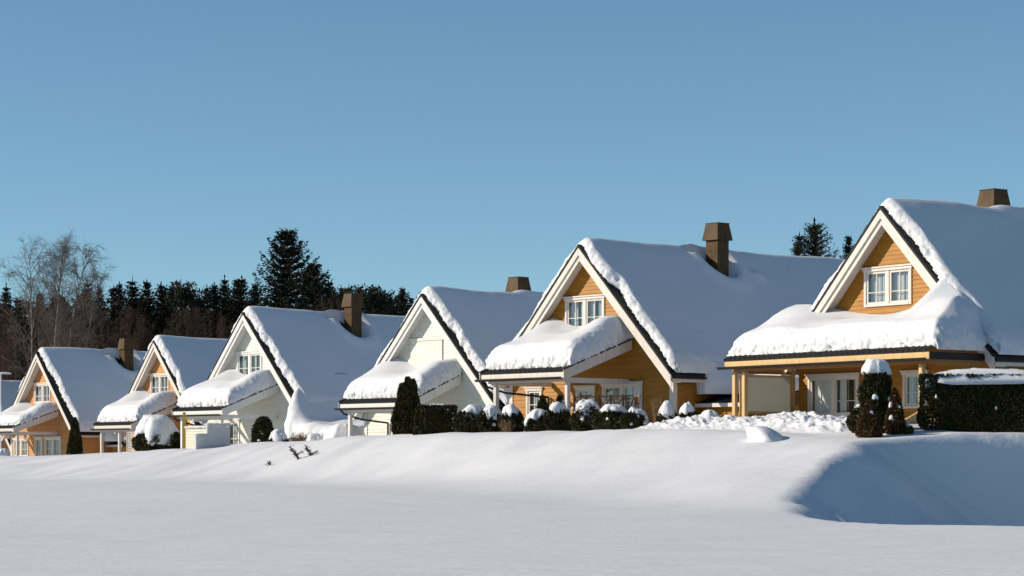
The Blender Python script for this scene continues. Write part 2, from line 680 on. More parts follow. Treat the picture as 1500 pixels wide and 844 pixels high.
def house(name, apex, theta, label, cat, wallm, L, porch, gable_win, ground, ch, annex=None, trim=WHITE, seed=0, postm=None,
          front_set=.10, snow_T=.54, cover=None, lower=None, corner=True, group='snow-covered gabled houses in a row'):
    ax, ay, az = apex
    root = empty(name, (ax, ay, az - HR), -R(theta))
    tag(root, label, cat, group)
    rz = lambda x: HR - abs(x)
    # walls ------------------------------------------------------------
    under = HR - .36
    fn = lambda z: under - z
    ops = [(g[0] + .04, g[1] - .04, g[2] + .03, g[3] - .03) for g in ([gable_win] if gable_win and gable_win[4] != 'shutter' else []) + ground]
    mb = MB()
    lap_gable(mb, -.6, fn, -WB, WB, ops, WY)
    lap_side(mb, WB, 1, WY, L - .4, -.6, under - WB)
    lap_side(mb, -WB, -1, WY, L - .4, -.6, under - WB)
    mb.prism([(-WB, -.6), (WB, -.6), (WB, under - WB), (0, under), (-WB, under - WB)], L - .5, L - .4)
    mb.build('wall', wallm, root)
    # an inner room wall a little behind the openings keeps the rooms dark
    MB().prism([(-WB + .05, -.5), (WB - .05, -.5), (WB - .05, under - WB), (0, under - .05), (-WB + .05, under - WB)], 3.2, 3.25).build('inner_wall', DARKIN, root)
    # roof -------------------------------------------------------------
    rb = MB()
    th = .13
    for sg in (-1, 1):
        pts = [(0, HR), (sg * W, HR - W), (sg * W, HR - W - th), (0, HR - th)]
        if sg < 0:
            pts = pts[::-1]
        rb.prism(pts, .06, L)
    # dark tile edge standing proud along the rake
    n = 17
    for sg in (-1, 1):
        for k in range(n):
            a, b = k * W / n, (k + 1) * W / n
            h = .055 + .02 * ((k * 7) % 3) / 3
            lo = [(sg * a, -.045, HR - a - .03), (sg * b, -.045, HR - b - .03), (sg * b, .34, HR - b - .03), (sg * a, .34, HR - a - .03)]
            hi = [(sg * a, -.045, HR - a + h + .03), (sg * b, -.045, HR - b + h), (sg * b, .34, HR - b + h), (sg * a, .34, HR - a + h + .03)]
            if sg < 0:
                lo, hi = [lo[1], lo[0], lo[3], lo[2]], [hi[1], hi[0], hi[3], hi[2]]
            rb.hexa(lo, hi)
    roof = rb.build('roof', TILE, root)
    # white underside of the overhang
    sb = MB()
    for sg in (-1, 1):
        pts = [(0, HR - .33), (sg * (W - .02), HR - W - .31), (sg * (W - .02), HR - W - .36), (0, HR - .38)]
        if sg < 0:
            pts = pts[::-1]
        sb.prism(pts, .09, WY + .02)
    sb.build('soffit', trim, root)
    # bargeboards ------------------------------------------------------
    for sg in (-1, 1):
        bb = MB()
        for (y0, y1, t0, t1) in ((-.02, .045, .035, .36), (.048, .085, .30, .60)):
            e = W + .02
            pts = [(0, HR - t0), (sg * e, HR - e - t0), (sg * e, HR - e - t1 + .08), (sg * (e - .14), HR - e - t1 + .14), (0, HR - t1)]
            if sg < 0:
                pts = pts[::-1]
            bb.prism(pts, y0, y1)
        bb.build('bargeboard', trim, root, bevel=.01)
    if corner:
        cb = MB()
        cb.box(WB - .16, WB + .05, WY - .055, WY - .029, -.5, HR - W - .15).box(WB + .03, WB + .056, WY - .054, WY + .17, -.5, HR - W - .15)
        cb.build('corner_board', trim, root)
        MB().box(-WB - .05, -WB + .16, WY - .055, WY - .029, -.5, HR - W - .15).build('corner_board', trim, root)
    for sg in (-1, 1):
        fb = MB()
        a, b = sorted((sg * (W - .01), sg * (W - .05)))
        fb.box(a, b, .1, L, HR - W - .33, HR - W - .133)
        fb.build('fascia', trim, root)
        gb = MB()
        a, b = sorted((sg * (W + .09), sg * (W - .005)))
        gb.box(a, b, .12, L, HR - W - .20, HR - W - .115)
        gb.build('gutter', GUTTER, root)
    # gable window -----------------------------------------------------
    if gable_win:
        x0, x1, z0, z1, kind, cur = gable_win
        if kind == 'shutter':
            s = MB()
            k = int((x1 - x0) / .17)
            for i in range(k):
                a = x0 + (x1 - x0) * i / k
                s.box(a + .004, x0 + (x1 - x0) * (i + 1) / k - .004, WY - .085 - .003 * (i % 2), WY - .03, z0, z1 - .08)
            s.box(x0 - .1, x1 + .1, WY - .13, WY - .031, z1 - .078, z1 + .05)
            o = s.build('shutter', wallm, root)
            o['label'] = 'closed white board shutter over the gable window'
        else:
            window(root, 'window', x0, x1, z0, z1, 2, trim=trim, curtain=cur, hbar=.36)
    for g in ground:
        x0, x1, z0, z1, kind, cur, nn = g
        window(root, 'window' if kind == 'window' else 'door', x0, x1, z0, z1, nn, trim=trim, curtain=cur, door=(kind == 'door'), hood=True,
               hbar=.42)
    # chimney ----------------------------------------------------------
    if ch:
        chimney(root, *ch)

    # roof snow --------------------------------------------------------
    lo_s, hi_s = (-W + .12, W + .09) if lower is None else lower

    def base(S, Y):
        return S, Y, HR - np.sqrt(S * S + .30 ** 2) + .14

    def thick(S, Y):
        t = snow_T * (1 + .10 * vnoise(np.stack([S / 2.3, Y / 3.1, S * 0 + seed], -1), seed + 3))
        t = t + .06 * np.exp(-((Y - front_set - .9) / 1.2) ** 2) * np.exp(-(S / 1.6) ** 2)
        t = t - .05 * sstep(2.5, 7, Y)
        if ch:
            cx, cy = ch[0], ch[1]
            sg = 1 if cx > 0 else -1
            d = np.hypot((S - cx) / .62, (Y - cy) / .62)
            t = t * (.12 + .88 * sstep(.75, 1.55, d)) + .16 * np.exp(-((d - 1.9) / .5) ** 2)
            d2 = np.hypot((S - cx + sg * .50) / .42, (Y - cy + .80) / .80)
            t = t + .20 * np.exp(-((S - 1.56) / .25) ** 2 - ((Y - 9.2) / .40) ** 2) * (seed == 2)
            t = t * sstep(.55, 1.0, d2) - .42 * (1 - sstep(.55, 1.0, d2))
        return t
    jag = lambda S, Y: 0 * S
    ue = edge_coords(lo_s, hi_s, .38, .34, .06)
    ve = edge_coords(front_set, L - .1, .26, .4, .12, 12)
    ve = (ve[0], ve[1], ve[2])

    def base2(S, Y):
        # the cut front edge wanders along the rake
        wob = .21 * fbm(np.stack([S * .9, S * 0 + seed, S * 0], -1), 3, seed + 40) + .05 * fbm(np.stack([S * 3.1, S * 0, S * 0 + seed], -1), 3, seed + 44)
        k = np.clip(1 - (Y - front_set) / 1.2, 0, 1)
        return S, Y + (wob + .10) * k * (1 + .7 * np.clip(S, 0, 3) / 3), HR - np.sqrt(S * S + .30 ** 2) + .14
    snow_sheet('roof_snow', ue, ve, base2, thick, roof, seed=seed, amp=.10, top_amp=.05, freq=3.3, bulge=.02)
    # porch ------------------------------------------------------------
    if porch:
        p = dict(x0=-2.6, x1=2.4, yf=-2.8, zw=3.7, zf=2.45, T=.85, posts=[-2.3, 2.1], beam=trim, barge=True, cover=None, rx=.4, lx=.4, top=None, fasc=trim, hip=None)
        p.update(porch)
        x0, x1, yf, zw, zf = p['x0'], p['x1'], p['yf'], p['zw'], p['zf']
        yb = WY - .03
        pr = corrugated(x0, x1, yf, zf, yb, zw, 'porch_roof', root, hip=p['hip'])
        sl = (zw - zf) / (yb - yf)
        zc = lambda y: zf + sl * (y - yf)
        xr = x1 - (1.6 if p['hip'] else .06)
        MB().hexa([(x0 + .06, yf + .08, zc(yf) - .22), (xr, yf + .08, zc(yf) - .22), (xr, yb, zw - .22), (x0 + .06, yb, zw - .22)],
                  [(x0 + .06, yf + .08, zc(yf) - .06), (xr, yf + .08, zc(yf) - .06), (xr, yb, zw - .06), (x0 + .06, yb, zw - .06)]).build('porch_ceiling', p['beam'], pr)
        MB().box(x0 + .02, x1 - .02, yf + .03, yf + .075, zf - .27, zf - .03).build('fascia', p['fasc'], pr, bevel=.01)
        if p['hip']:
            MB().box(x1 - .075, x1 - .03, yf + .08, yb, zf - .27, zf - .03).build('fascia', GUTTER, pr)
        gm = MB()
        nseg = 6
        rr = .085
        for k in range(nseg):
            a0, a1 = math.pi + math.pi * k / nseg, math.pi + math.pi * (k + 1) / nseg
            for r0, r1 in ((rr, rr - .012),):
                y0, z0_, y1, z1_ = yf - .05 + rr * math.cos(a0), zf - .24 + rr * math.sin(a0), yf - .05 + rr * math.cos(a1), zf - .24 + rr * math.sin(a1)
                gm.quad((x0 - .22, y0, z0_), (x1 + .02, y0, z0_), (x1 + .02, y1, z1_), (x0 - .22, y1, z1_))
        gm.box(x0 - .22, x1 + .02, yf - .05 - rr - .012, yf - .05 - rr, zf - .245, zf - .225)
        gm.build('gutter', GUTTER, pr)
        if p['barge']:
            for xx, t in ((x1, 1), (x0, -1)):
                a, b = sorted((xx + t * .005, xx + t * .05))
                MB().prism_x([(yf - .02, zc(yf) - .36), (yb - .03, zw - .36), (yb - .03, zw + .045), (yf - .02, zc(yf) + .045)], a, b).build('bargeboard', trim, pr, bevel=.01)
                a, b = sorted((xx - t * .08, xx + t * .075))
                MB().prism_x([(yf - .03, zc(yf) + .048), (yb - .03, zw + .048), (yb - .03, zw + .10), (yf - .03, zc(yf) + .10)], a, b).build('verge_tile', TILE, pr)
        bz1 = zf + .05 * 0 - .27
        MB().box(x0 + .12, x1 - .08, yf + .32, yf + .46, bz1 - .13, bz1 + .06).build('beam', p['beam'], root)
        for xx in (x0 + .14, x1 - .10):
            a, b = sorted((xx, xx + (.12 if xx < 0 else -.12)))
            MB().prism_x([(yf + .462, bz1 - .18), (yb - .05, bz1 - .18), (yb - .05, bz1 + .02), (yf + .462, bz1 + .02)], a, b).build('beam', p['beam'], root)
        for px_ in p['posts']:
            MB().box(px_ - .085, px_ + .085, yf + .30, yf + .47, -.6, bz1 - .132).build('post', postm or trim, root, bevel=.012)
        T = p['T']

        def pbase(S, Y):
            z = zc(Y) + .035
            if p['hip']:
                z = np.minimum(z, zf + (x1 - S) * p['hip'] + .035)
            return S, Y, z

        def pth(S, Y):
            u = (S - x0) / (x1 - x0)
            t = T * (1 + .10 * vnoise(np.stack([S / 1.7, Y / 1.7, S * 0 + seed], -1), seed + 7))
            k = sstep(-1.4, .2, Y)
            t = t + k * (.22 * np.exp(-((u - .05) / .2) ** 2) - .42 * np.exp(-((u - .48) / .26) ** 2) + .02)
            t = t + .30 * np.exp(-((u - .86) / .13) ** 2) * np.exp(-((Y + .5) / .8) ** 2)
            if p['top'] is not None:
                t = p['top'](S, Y, t)
            return t
        ue = edge_coords(x0 - .06, x1 - .02, p['lx'], p['rx'], .055, 12)
        ve = edge_coords(yf + .42, yb - .01, .40, 0, .07, 16)
        snow_sheet('porch_snow', ue, ve, pbase, pth, pr, seed=seed + 50, amp=.11, top_amp=.05, freq=3.4, bulge=.08)
    # annex ------------------------------------------------------------
    if annex:
        a = dict(x0=WB + .06, x1=9.0, yf=2.0, yb=8.5, ze=1.0, sl=.28, T=.7, setb=.75, spill=.58, lim=0.0, ysh=lambda S: -1.15 * (1 - sstep(5.2, 6.8, S)))
        a.update(annex)
        x0, x1, yf, yb = a['x0'], a['x1'], a['yf'], a['yb']
        an = MB().box(x0, x1 - .2, yf + .3, yb - .2, -.6, a['ze'] - .12).build('annex', wallm, root)
        MB().prism_x([(yf, a['ze'] - .1), (yb, a['ze'] + a['sl'] * (yb - yf) - .1), (yb, a['ze'] + a['sl'] * (yb - yf)), (yf, a['ze'])], x0 + .002, x1).build('annex_roof', TILE, an)
        MB().box(x0 + .003, x1, yf - .045, yf - .004, a['ze'] - .17, a['ze'] - .02).build('fascia', trim, an)
        if a['T'] > 0:
            def abase(S, Y):
                k = np.clip(1 - (Y - yf - a['setb']) / 3.0, 0, 1)
                return S, Y + k * a['ysh'](S), a['ze'] + a['sl'] * (Y - yf)

            def ath(S, Y):
                zb = a['ze'] + a['sl'] * (Y - yf)
                t = a['T'] * (1 + .25 * fbm(np.stack([S / 1.4, Y / 1.4, S * 0 + seed], -1), 2, seed + 17))
                sp = HR - S + a['spill'] - zb
                return smax(t, sp, .5)
            ue = edge_coords(a.get('sx0', W - .75), x1 + .05, .12, .5, .10, 9)
            ve = edge_coords(yf + a['setb'], yb, .5, .5, .11, 10)
            snow_sheet('annex_snow', ue, ve, abase, ath, an, seed=seed + 80, amp=.12, top_amp=.09, freq=2.4, bulge=.10)
    return root


GW = lambda cur: (-1.42, .98, 4.28, 5.64, 'window', cur)
GREY_C = [(0, 1, CURT, .98)]
HALF_C = [(0, .22, CURT, .95), (.30, .48, CURT, .95), (.52, .7, CURT, .95), (.80, 1, CURT, .95)]


def a_top(S, Y, t):
    """on the nearest porch the snow runs up over the lower rake into the main roof's snow"""
    zb = np.minimum(2.42 + (3.55 - 2.42) / 3.17 * (Y + 2.6), 2.42 + (5.0 - S) * .78) + .035
    ext = HR - S + .46 - 1.15 * np.clip(.15 - Y, 0, None) - zb
    m = sstep(2.3, 3.1, S) * (1 - sstep(4.25, 4.85, S))
    t2 = smax(t, ext, .35)
    k = sstep(4.3, 4.8, S) * sstep(-.9, -.1, Y)
    return t2 * m + t * (1 - m) - .35 * k


A = house('yellow_house', (13.01, 85.35, 10.30), 55, 'yellow wooden house nearest the camera with snow over a porch across its whole front', 'house', YELLOW, 15,
          dict(x0=-5.5, x1=5.0, yf=-2.6, zw=3.55, zf=2.42, T=.80, posts=[-4.75, 4.3], beam=TAN, barge=False, top=a_top, rx=.35, lx=.5, fasc=CREAM, hip=.78),
          GW(GREY_C), [(-4.42, -1.7, .30, 1.9, 'door', [(.0, .45, SHEER, 1), (.56, .68, SHEER, .97)], 2), (.55, 1.75, .62, 1.9, 'window', HALF_C, 1)],
          (-1.0, 6.7, 1.15), None, seed=1, postm=CREAM, front_set=.16, snow_T=.54, corner=False)
B = house('yellow_house', (2.75, 100.06, 10.23), 49, 'yellow wooden house with white trim standing behind the row of snow-capped round shrubs', 'house', YELLOW, 17,
          dict(x0=-2.5, x1=2.6, yf=-3.2, zw=3.72, zf=2.4, T=.92, posts=[-1.95, 2.42]),
          GW(HALF_C), [(-3.9, -2.9, .7, 1.9, 'window', HALF_C, 1), (-.76, .4, .7, 1.9, 'window', HALF_C, 1), (.85, 3.2, .75, 2.0, 'window', GREY_C, 2)],
          (.85, 7.35, 1.35), dict(x0=WB + .06, x1=8.9, yf=1.8, yb=8.6, ze=1.15, setb=1.3), seed=2)
Cc = house('white_house', (-4.29, 114.26, 9.16), 48, 'white wooden house with a closed shutter in its gable, behind a tall thuja', 'house', WALL_WHITE, 15,
           dict(x0=-3.2, x1=2.25, yf=-2.4, zw=3.85, zf=2.6, T=.85, posts=[-2.85, 1.9]),
           (-1.42, .9, 4.2, 5.66, 'shutter', None), [(-.9, 1.2, .3, 2.0, 'door', GREY_C, 2)],
           (-1.0, 7.1, 1.25), None, seed=3, trim=COOLW)
D = house('white_house', (-14.49, 130.22, 9.24), 50.5, 'white wooden house with a two-part gable window behind the stepped pale board fence', 'house', WALL_WHITE, 15,
          dict(x0=-2.3, x1=2.6, yf=-3.0, zw=3.8, zf=2.45, T=.85, posts=[-1.9, 1.95]),
          GW(HALF_C), [(-3.6, -1.2, .3, 1.95, 'door', GREY_C, 2)],
          (.95, 6.6, 1.3), dict(x0=WB + .06, x1=10.5, yf=.4, yb=8.6, ze=.95, sl=.05, T=.75, setb=.12, spill=.60, sx0=3.75, ysh=lambda S: -1.55 * sstep(4.0, 5.9, S) + .25 * np.sin(S * 2.3)), seed=4, trim=COOLW)
Eh = house('orange_house', (-22.93, 154.67, 8.90), 52.6, 'pale orange house half hidden by the big snow-capped bush and the white house beside it', 'house', ORANGE, 15,
           dict(x0=-3.0, x1=2.0, yf=-2.7, zw=3.65, zf=2.35, T=.9, posts=[-2.6, -.2, 1.0]),
           GW(HALF_C), [(-1.6, .8, .6, 1.95, 'window', GREY_C, 2)],
           (-1.0, 7.1, 1.25), None, seed=5)
Fh = house('orange_house', (-31.97, 162.48, 8.54), 52.4, 'orange house at the left with a slim dark thuja at its front corner', 'house', ORANGE, 15,
           dict(x0=-3.2, x1=2.2, yf=-2.75, zw=3.75, zf=2.6, T=.55, posts=[-2.6, 2.0]),
           GW(HALF_C), [(-4.6, -2.3, .65, 1.95, 'window', HALF_C, 2), (-1.31, -.19, .2, 2.0, 'door', GREY_C, 1), (.15, 2.5, .7, 2.0, 'window', GREY_C, 2)],
           (.95, 6.3, 1.08), dict(x0=WB + .06, x1=7.2, yf=2.6, yb=7.5, ze=1.5, T=.5), seed=6)
ap = at(-26, 562, 205)
Gh = house('orange_house', ap, 52, 'snow-roofed house farthest left, cut off by the edge of the view', 'house', ORANGE, 14,
           dict(x0=-3.0, x1=2.2, yf=-2.75, zw=3.75, zf=2.6, T=.6, posts=[-2.6, 2.0]), None, [], None, None, seed=8)

# extras that belong to single houses -------------------------------
# frosted wind screen and posts at the left end of the nearest porch
fr = MB()
fr.box(-5.25, -5.19, -2.05, .45, 1.86, 1.93).box(-5.25, -5.19, -2.05, .45, .50, .58).box(-5.25, -5.19, -2.05, -1.98, .58, 1.86).box(-5.25, -5.19, .38, .45, .58, 1.86)
ws = fr.build('wind_screen', CREAM, A)
MB().box(-5.226, -5.214, -1.98, .38, .58, 1.86).build('pane', FROST, ws)
MB().box(-5.27, -5.17, -2.04, .44, -.3, .495).build('parapet', TAN, A)
MB().box(-5.3, -5.14, .46, .575, -.4, 2.1).build('post', CREAM, A)
MB().box(-5.32, -5.16, -2.34, -2.2, -.4, 2.0).build('post', CREAM, A)
MB().prism_x([(-2.4, -.3), (-4.6, -.6), (-4.6, -.35), (-2.4, .55)], -5.6, -5.5).build('stair_side', TAN, A)
MB().prism_x([(-2.4, -.3), (-3.8, -.6), (-3.8, .0), (-2.4, .62)], 4.75, 4.85).build('stair_side', CREAM, A)
# lattice railing before the ground-floor windows of the second house
rl = MB()
zr0, zr1, yr = .45, 1.45, -.9
rl.box(.7, 4.6, yr - .03, yr + .03, zr1 - .06, zr1).box(.7, 4.6, yr - .03, yr + .03, zr0, zr0 + .06)
k = .7
while k < 4.55:
    rl.box(k, k + .07, yr - .04, yr + .04, -.3, zr1 + .04)
    a, b = k + .07, min(k + .72, 4.6)
    rl.bar((a, yr, zr0 + .06), (b, yr, zr1 - .06), .045, .03)
    rl.bar((a, yr + .012, zr1 - .06), (b, yr + .012, zr0 + .06), .045, .03)
    k += .72
rl.build('railing', BROWN, B)
# wall lamp by the window of the second house
MB().box(.58, .70, WY - .14, WY - .03, 1.0, 1.28).build('wall_lamp', CREAM, B)
# downpipes curving from the porch gutters
for h, x, yf, zf in ((B, -2.55, -3.2, 2.4), (Cc, -3.25, -2.4, 2.6), (D, -2.35, -3.0, 2.45)):
    pts = [(x + .1, yf, zf - .28), (x + .1, yf + .25, zf - .5), (x + .12, yf + 1.3, zf - .75), (x + .14, WY - .1, zf - .9), (x + .14, WY - .1, 0)]
    P0, P1 = np.array(pts[:-1]), np.array(pts[1:])
    link('downpipe', tubes_mesh('downpipe', P0, P1, np.full(4, .045), np.full(4, .045), 8), GUTTER, h)


# ------------------------------------------------------------------ plants
def foliage_surface(n, rx, ry, h, shape, rng, leaf=.13, up=.5, lump=.12, seed=0):
    """leaf clumps through the outer shell of a crown; shape: 'cone','ball','box'"""
    th = rng.uniform(0, 2 * math.pi, n)
    t = rng.uniform(0, 1, n)
    if shape == 'cone':
        t = 1 - np.sqrt(rng.uniform(0, 1, n)) if False else rng.beta(1.0, 1.35, n)
        prof = (1 - t) ** .62 * (.72 + .28 * sstep(0, .18, t))
    elif shape == 'column':
        prof = np.clip((1 - t ** 3.2), 0, 1) ** .6 * (.82 + .18 * sstep(0, .2, t))
    elif shape == 'ball':
        t = rng.beta(1.1, 1.0, n)
        prof = np.sqrt(np.clip(1 - (2 * t * .93 - .86) ** 2, 0, 1))
    else:
        prof = np.ones(n)
    shell = 1 - .35 * rng.uniform(0, 1, n) ** 2
    if shape == 'box':
        e = .28
        c, s = np.cos(th), np.sin(th)
        x = rx * np.sign(c) * np.abs(c) ** e
        y = ry * np.sign(s) * np.abs(s) ** e
        # even spread along the long side
        kk = rng.uniform(-1, 1, n)
        side = rng.uniform(0, 1, n)
        front = side < rx / (rx + ry)
        x = np.where(front, kk * rx, np.sign(rng.normal(size=n)) * rx)
        y = np.where(front, np.sign(rng.normal(size=n)) * ry, kk * ry)
        topm = rng.uniform(0, 1, n) < .22
        x = np.where(topm, rng.uniform(-1, 1, n) * rx, x)
        y = np.where(topm, rng.uniform(-1, 1, n) * ry, y)
        t = np.where(topm, 1.0 - .04 * rng.uniform(0, 1, n), t)
        P = np.stack([x, y, t * h], 1)
    else:
        P = np.stack([np.cos(th) * rx * prof * shell, np.sin(th) * ry * prof * shell, t * h], 1)
    lum = 1 + lump * fbm(P * 2.2 + seed, 2, seed)
    P[:, :2] *= lum[:, None]
    D = np.stack([np.cos(th), np.sin(th), np.full(n, up)], 1)
    if shape == 'box':
        D = np.stack([P[:, 0] / rx * .5, P[:, 1] / ry, np.full(n, up)], 1)
    D = D + rng.normal(size=(n, 3)) * .45
    sz = leaf * rng.uniform(.6, 1.5, n)
    return leaf_quads(P, D, sz * 1.5, sz * .75, rng)


def core_mesh(rx, ry, h, shape, k=.80):
    nu, nv = 16, 10
    u = np.linspace(0, 2 * math.pi, nu + 1)
    v = np.linspace(0, 1, nv)
    if shape == 'cone':
        prof = (1 - v) ** .62 * (.72 + .28 * sstep(0, .18, v))
    elif shape == 'column':
        prof = np.clip(1 - v ** 3.2, 0, 1) ** .6 * (.82 + .18 * sstep(0, .2, v))
    elif shape == 'ball':
        prof = np.sqrt(np.clip(1 - (2 * v * .93 - .86) ** 2, 0, 1))
    else:
        prof = np.ones(nv)
    if shape == 'box':
        c, s = np.cos(u), np.sin(u)
        ex = np.sign(c) * np.abs(c) ** .2
        ey = np.sign(s) * np.abs(s) ** .2
    else:
        ex, ey = np.cos(u), np.sin(u)
    V = np.stack([np.outer(ex, prof) * rx * k, np.outer(ey, prof) * ry * k, np.outer(np.ones(nu + 1), v * h * .93)], -1)
    V[:, -1, :2] *= .02
    return V.reshape(-1, 3), grid_faces(nu + 1, nv)


def cap_mesh(rx, ry, T, drop, seed, res=.05, square=False, lump=.5, dome=None, ragged=.42):
    """lumpy snow cap: thick in the middle, ragged fingers hanging at the rim"""
    nr, na = 16, 56
    r = np.linspace(0, 1, nr) ** .8
    a = np.linspace(0, 2 * math.pi, na)
    c, s = np.cos(a), np.sin(a)
    if square:
        ex = np.sign(c) * np.abs(c) ** .35
        ey = np.sign(s) * np.abs(s) ** .35
    else:
        ex, ey = c, s
    ring = np.stack([np.cos(a) * 1.6, np.sin(a) * 1.6, a * 0 + seed], -1)
    edge = 1 + (.46 if dome else ragged) * fbm(ring * .9, 3, seed)
    fing = np.maximum(0, fbm(ring * 2.6, 2, seed + 3)) * 1.6
    X = np.outer(r, ex * edge) * rx
    Y = np.outer(r, ey * edge) * ry
    prof = np.sqrt(np.clip(1 - r ** (7 if square else 2.6), 0, 1))
    patch = 1 + (.45 * min(1.0, .35 / T) * fbm(np.stack([np.outer(r, c) * 1.3 + seed, np.outer(r, s) * 1.3, np.outer(r, c) * 0], -1), 2, seed + 31) if dome else 0)
    Z = np.outer(T * prof, np.ones(na)) - np.outer(drop * r ** 3.0, np.ones(na)) - np.outer(drop * 1.0 * sstep(.7, 1, r), fing)
    if dome:
        rr = np.clip(np.hypot(X / dome[0], Y / dome[0]), 0, 1.0)
        Z = dome[1] * (.86 + np.sqrt(np.clip(1 - rr ** 2, 0, 1))) / 1.86 + np.outer(T * prof, np.ones(na)) * .8 * patch + .01
        Z = Z - np.outer(drop * .7 * sstep(.72, 1, r), np.maximum(fing, 0))
    P = np.stack([X, Y, Z], -1)
    nn = np.stack([P[..., 0] * 2.6, P[..., 1] * 2.6, P[..., 2] * 2.6 + seed], -1)
    d = fbm(nn, 3, seed + 7)
    d[:, -1] = d[:, 0]
    P[..., 2] += lump * min(T, .42) * .6 * d
    P[..., 0] += lump * .12 * rx * vnoise(nn * 1.7, seed + 8)
    # tuck the rim under
    tuck = P[-1].copy()
    tuck[:, :2] *= .8
    tuck[:, 2] -= .03
    P = np.concatenate([P, tuck[None]], 0)
    P[:, -1] = P[:, 0]
    return P.reshape(-1, 3), grid_faces(nr + 1, na)


def shrub(name, label, cat, px, base_py, d, w, h, shape='ball', m=THUJA, n=2600, cap=None, seed=1, depth=None, group=None, leaf=.11, sink=.1, z=None, rz=0.0, clods=0, tips=()):
    """a clipped or round shrub standing at photograph column px, distance d; cap=(width factor, thickness, drop)"""
    p = at(px, base_py, d)
    zz = gz(p[0], p[1]) - sink if z is None else z
    root = empty(name, (p[0], p[1], zz), rz)
    tag(root, label, cat, group)
    rng = np.random.default_rng(seed)
    rx, ry = w / 2, (depth or w) / 2
    parts = []
    for (tx, ty, th_) in tips:
        v, f_ = foliage_surface(n // 3, rx * .42, ry * .42, h * th_ * .6, 'cone', rng, leaf=leaf, seed=seed + 3, lump=.2)
        parts.append((v + np.array([tx, ty, h * th_ * .4]), f_))
    parts += [foliage_surface(n, rx, ry, h, shape, rng, leaf=leaf, seed=seed, lump=.30 if shape == 'ball' else (.24 if shape != 'box' else .10)), core_mesh(rx, ry, h, shape)]
    V, Fc = join(parts)
    link('foliage', mesh_np('foliage', V, Fc, False), m, root)
    if cap:
        dm = (rx, h) if (shape == 'ball' and cap[0] > .7) else None
        V, Fc = cap_mesh(rx * cap[0], ry * cap[0], cap[1], cap[2], seed + 20, square=(shape == 'box'), dome=dm, lump=.5 if dm else .5)
        if not dm:
            V[:, 2] += h * (cap[3] if len(cap) > 3 else .93)
        if dm:
            V = V + np.array([rng.normal() * .10 * rx, rng.normal() * .10 * rx, 0])
            V[:, 2] += V[:, 0] * rng.normal() * .22
        link('snow_cap', mesh_np('snow_cap', V, Fc), SNOW_ROUGH, root)
    for k in range(clods):
        a = rng.uniform(-2.6, -.5)
        t = rng.uniform(.25, .9)
        pr = (1 - t) ** .62 if shape == 'cone' else 1.0
        r_ = rng.uniform(.03, .075)
        V, Fc = cap_mesh(r_ * rng.uniform(.8, 1.8), r_, r_ * .9, r_ * .9, seed + 60 + k, lump=1.0)
        if shape == 'box':
            V = V + np.array([rng.uniform(-.9, .9) * rx, -ry * 1.02, t * h])
        else:
            V = V + np.array([math.cos(a) * rx * pr * .95, math.sin(a) * ry * pr * .95, t * h])
        link('snow_clod', mesh_np('snow_clod', V, Fc), SNOW_ROUGH, root)
    return root


def dep(px):
    return 100 - (px - 620) * 12 / 370.


GB = 'snow-capped shrubs in front of the second yellow house'
shrub('thuja_hedge', 'short clipped dark hedge right of the tall thuja, a little snow on its top', 'hedge', 642, 640, dep(642), 1.40, 1.25, 'box', n=4200, cap=(.5, .14, .04, .97), seed=30, depth=1.0, leaf=.10)
shrub('thuja', 'small thin green conifer squeezed between the tall thuja and the short clipped hedge', 'shrub', 613, 640, dep(613) - 1, .42, 1.3, 'cone', n=900, seed=31, leaf=.10)
rows = [(689, 1.12, 1.02, .22, 'round snow-capped shrub just right of the short clipped hedge'),
        (717, .95, 1.0, .16, 'snow-capped shrub below the left porch post of the second yellow house'),
        (749, .98, 1.05, .22, 'snow-capped shrub directly behind the dry brown bush'),
        (789, .95, .98, .14, 'shrub with snow drooping down its left side below the small conifer on the porch'),
        (819, .86, 1.05, .2, 'snow-capped shrub below the right porch post of the second yellow house'),
        (858, 1.0, 1.08, .24, 'large snow-capped shrub below the narrow ground-floor window'),
        (894, 1.18, .95, .22, 'wide snow-capped shrub in front of the lattice railing'),
        (930, .72, .78, .22, 'low snow-capped shrub at the right end of the lattice railing'),
        (978, .62, .72, .3, 'small twiggy snow-capped shrub below the white corner board'),
        (1009, .78, .62, .42, 'low shrub under a tall rounded snow cap by the dark annex')]
for i, (px, w, h, T, lab) in enumerate(rows):
    shrub('round_shrub', lab, 'shrub', px, 633, dep(px) + .25 * math.sin(i * 2.1), w * 1.2, h * (1 + .08 * math.sin(i * 1.7)), 'ball', depth=w * (1 + .2 * math.cos(i * 2.3)), rz=i * .9, n=3600, cap=(.80 + .07 * math.sin(i * 2.7), .75 * T + .04, .36, .80), seed=40 + i, group=GB, leaf=.10, clods=(0, 2, 1, 3)[i % 4])
for (px, w, d, T, lab) in ((1040, .78, 86.5, .42, 'smooth rounded snow mound beside the brown stair of the nearest house'),):
    p = at(px, 620, d)
    V, Fc = cap_mesh(w / 2, w / 2, T, .1, 88, lump=.25)
    o = link('snow_mound', mesh_np('snow_mound', V, Fc), SNOW, None)
    o.location = (p[0], p[1], gz(p[0], p[1]) + .12)
    tag(o, lab, 'snow mound')


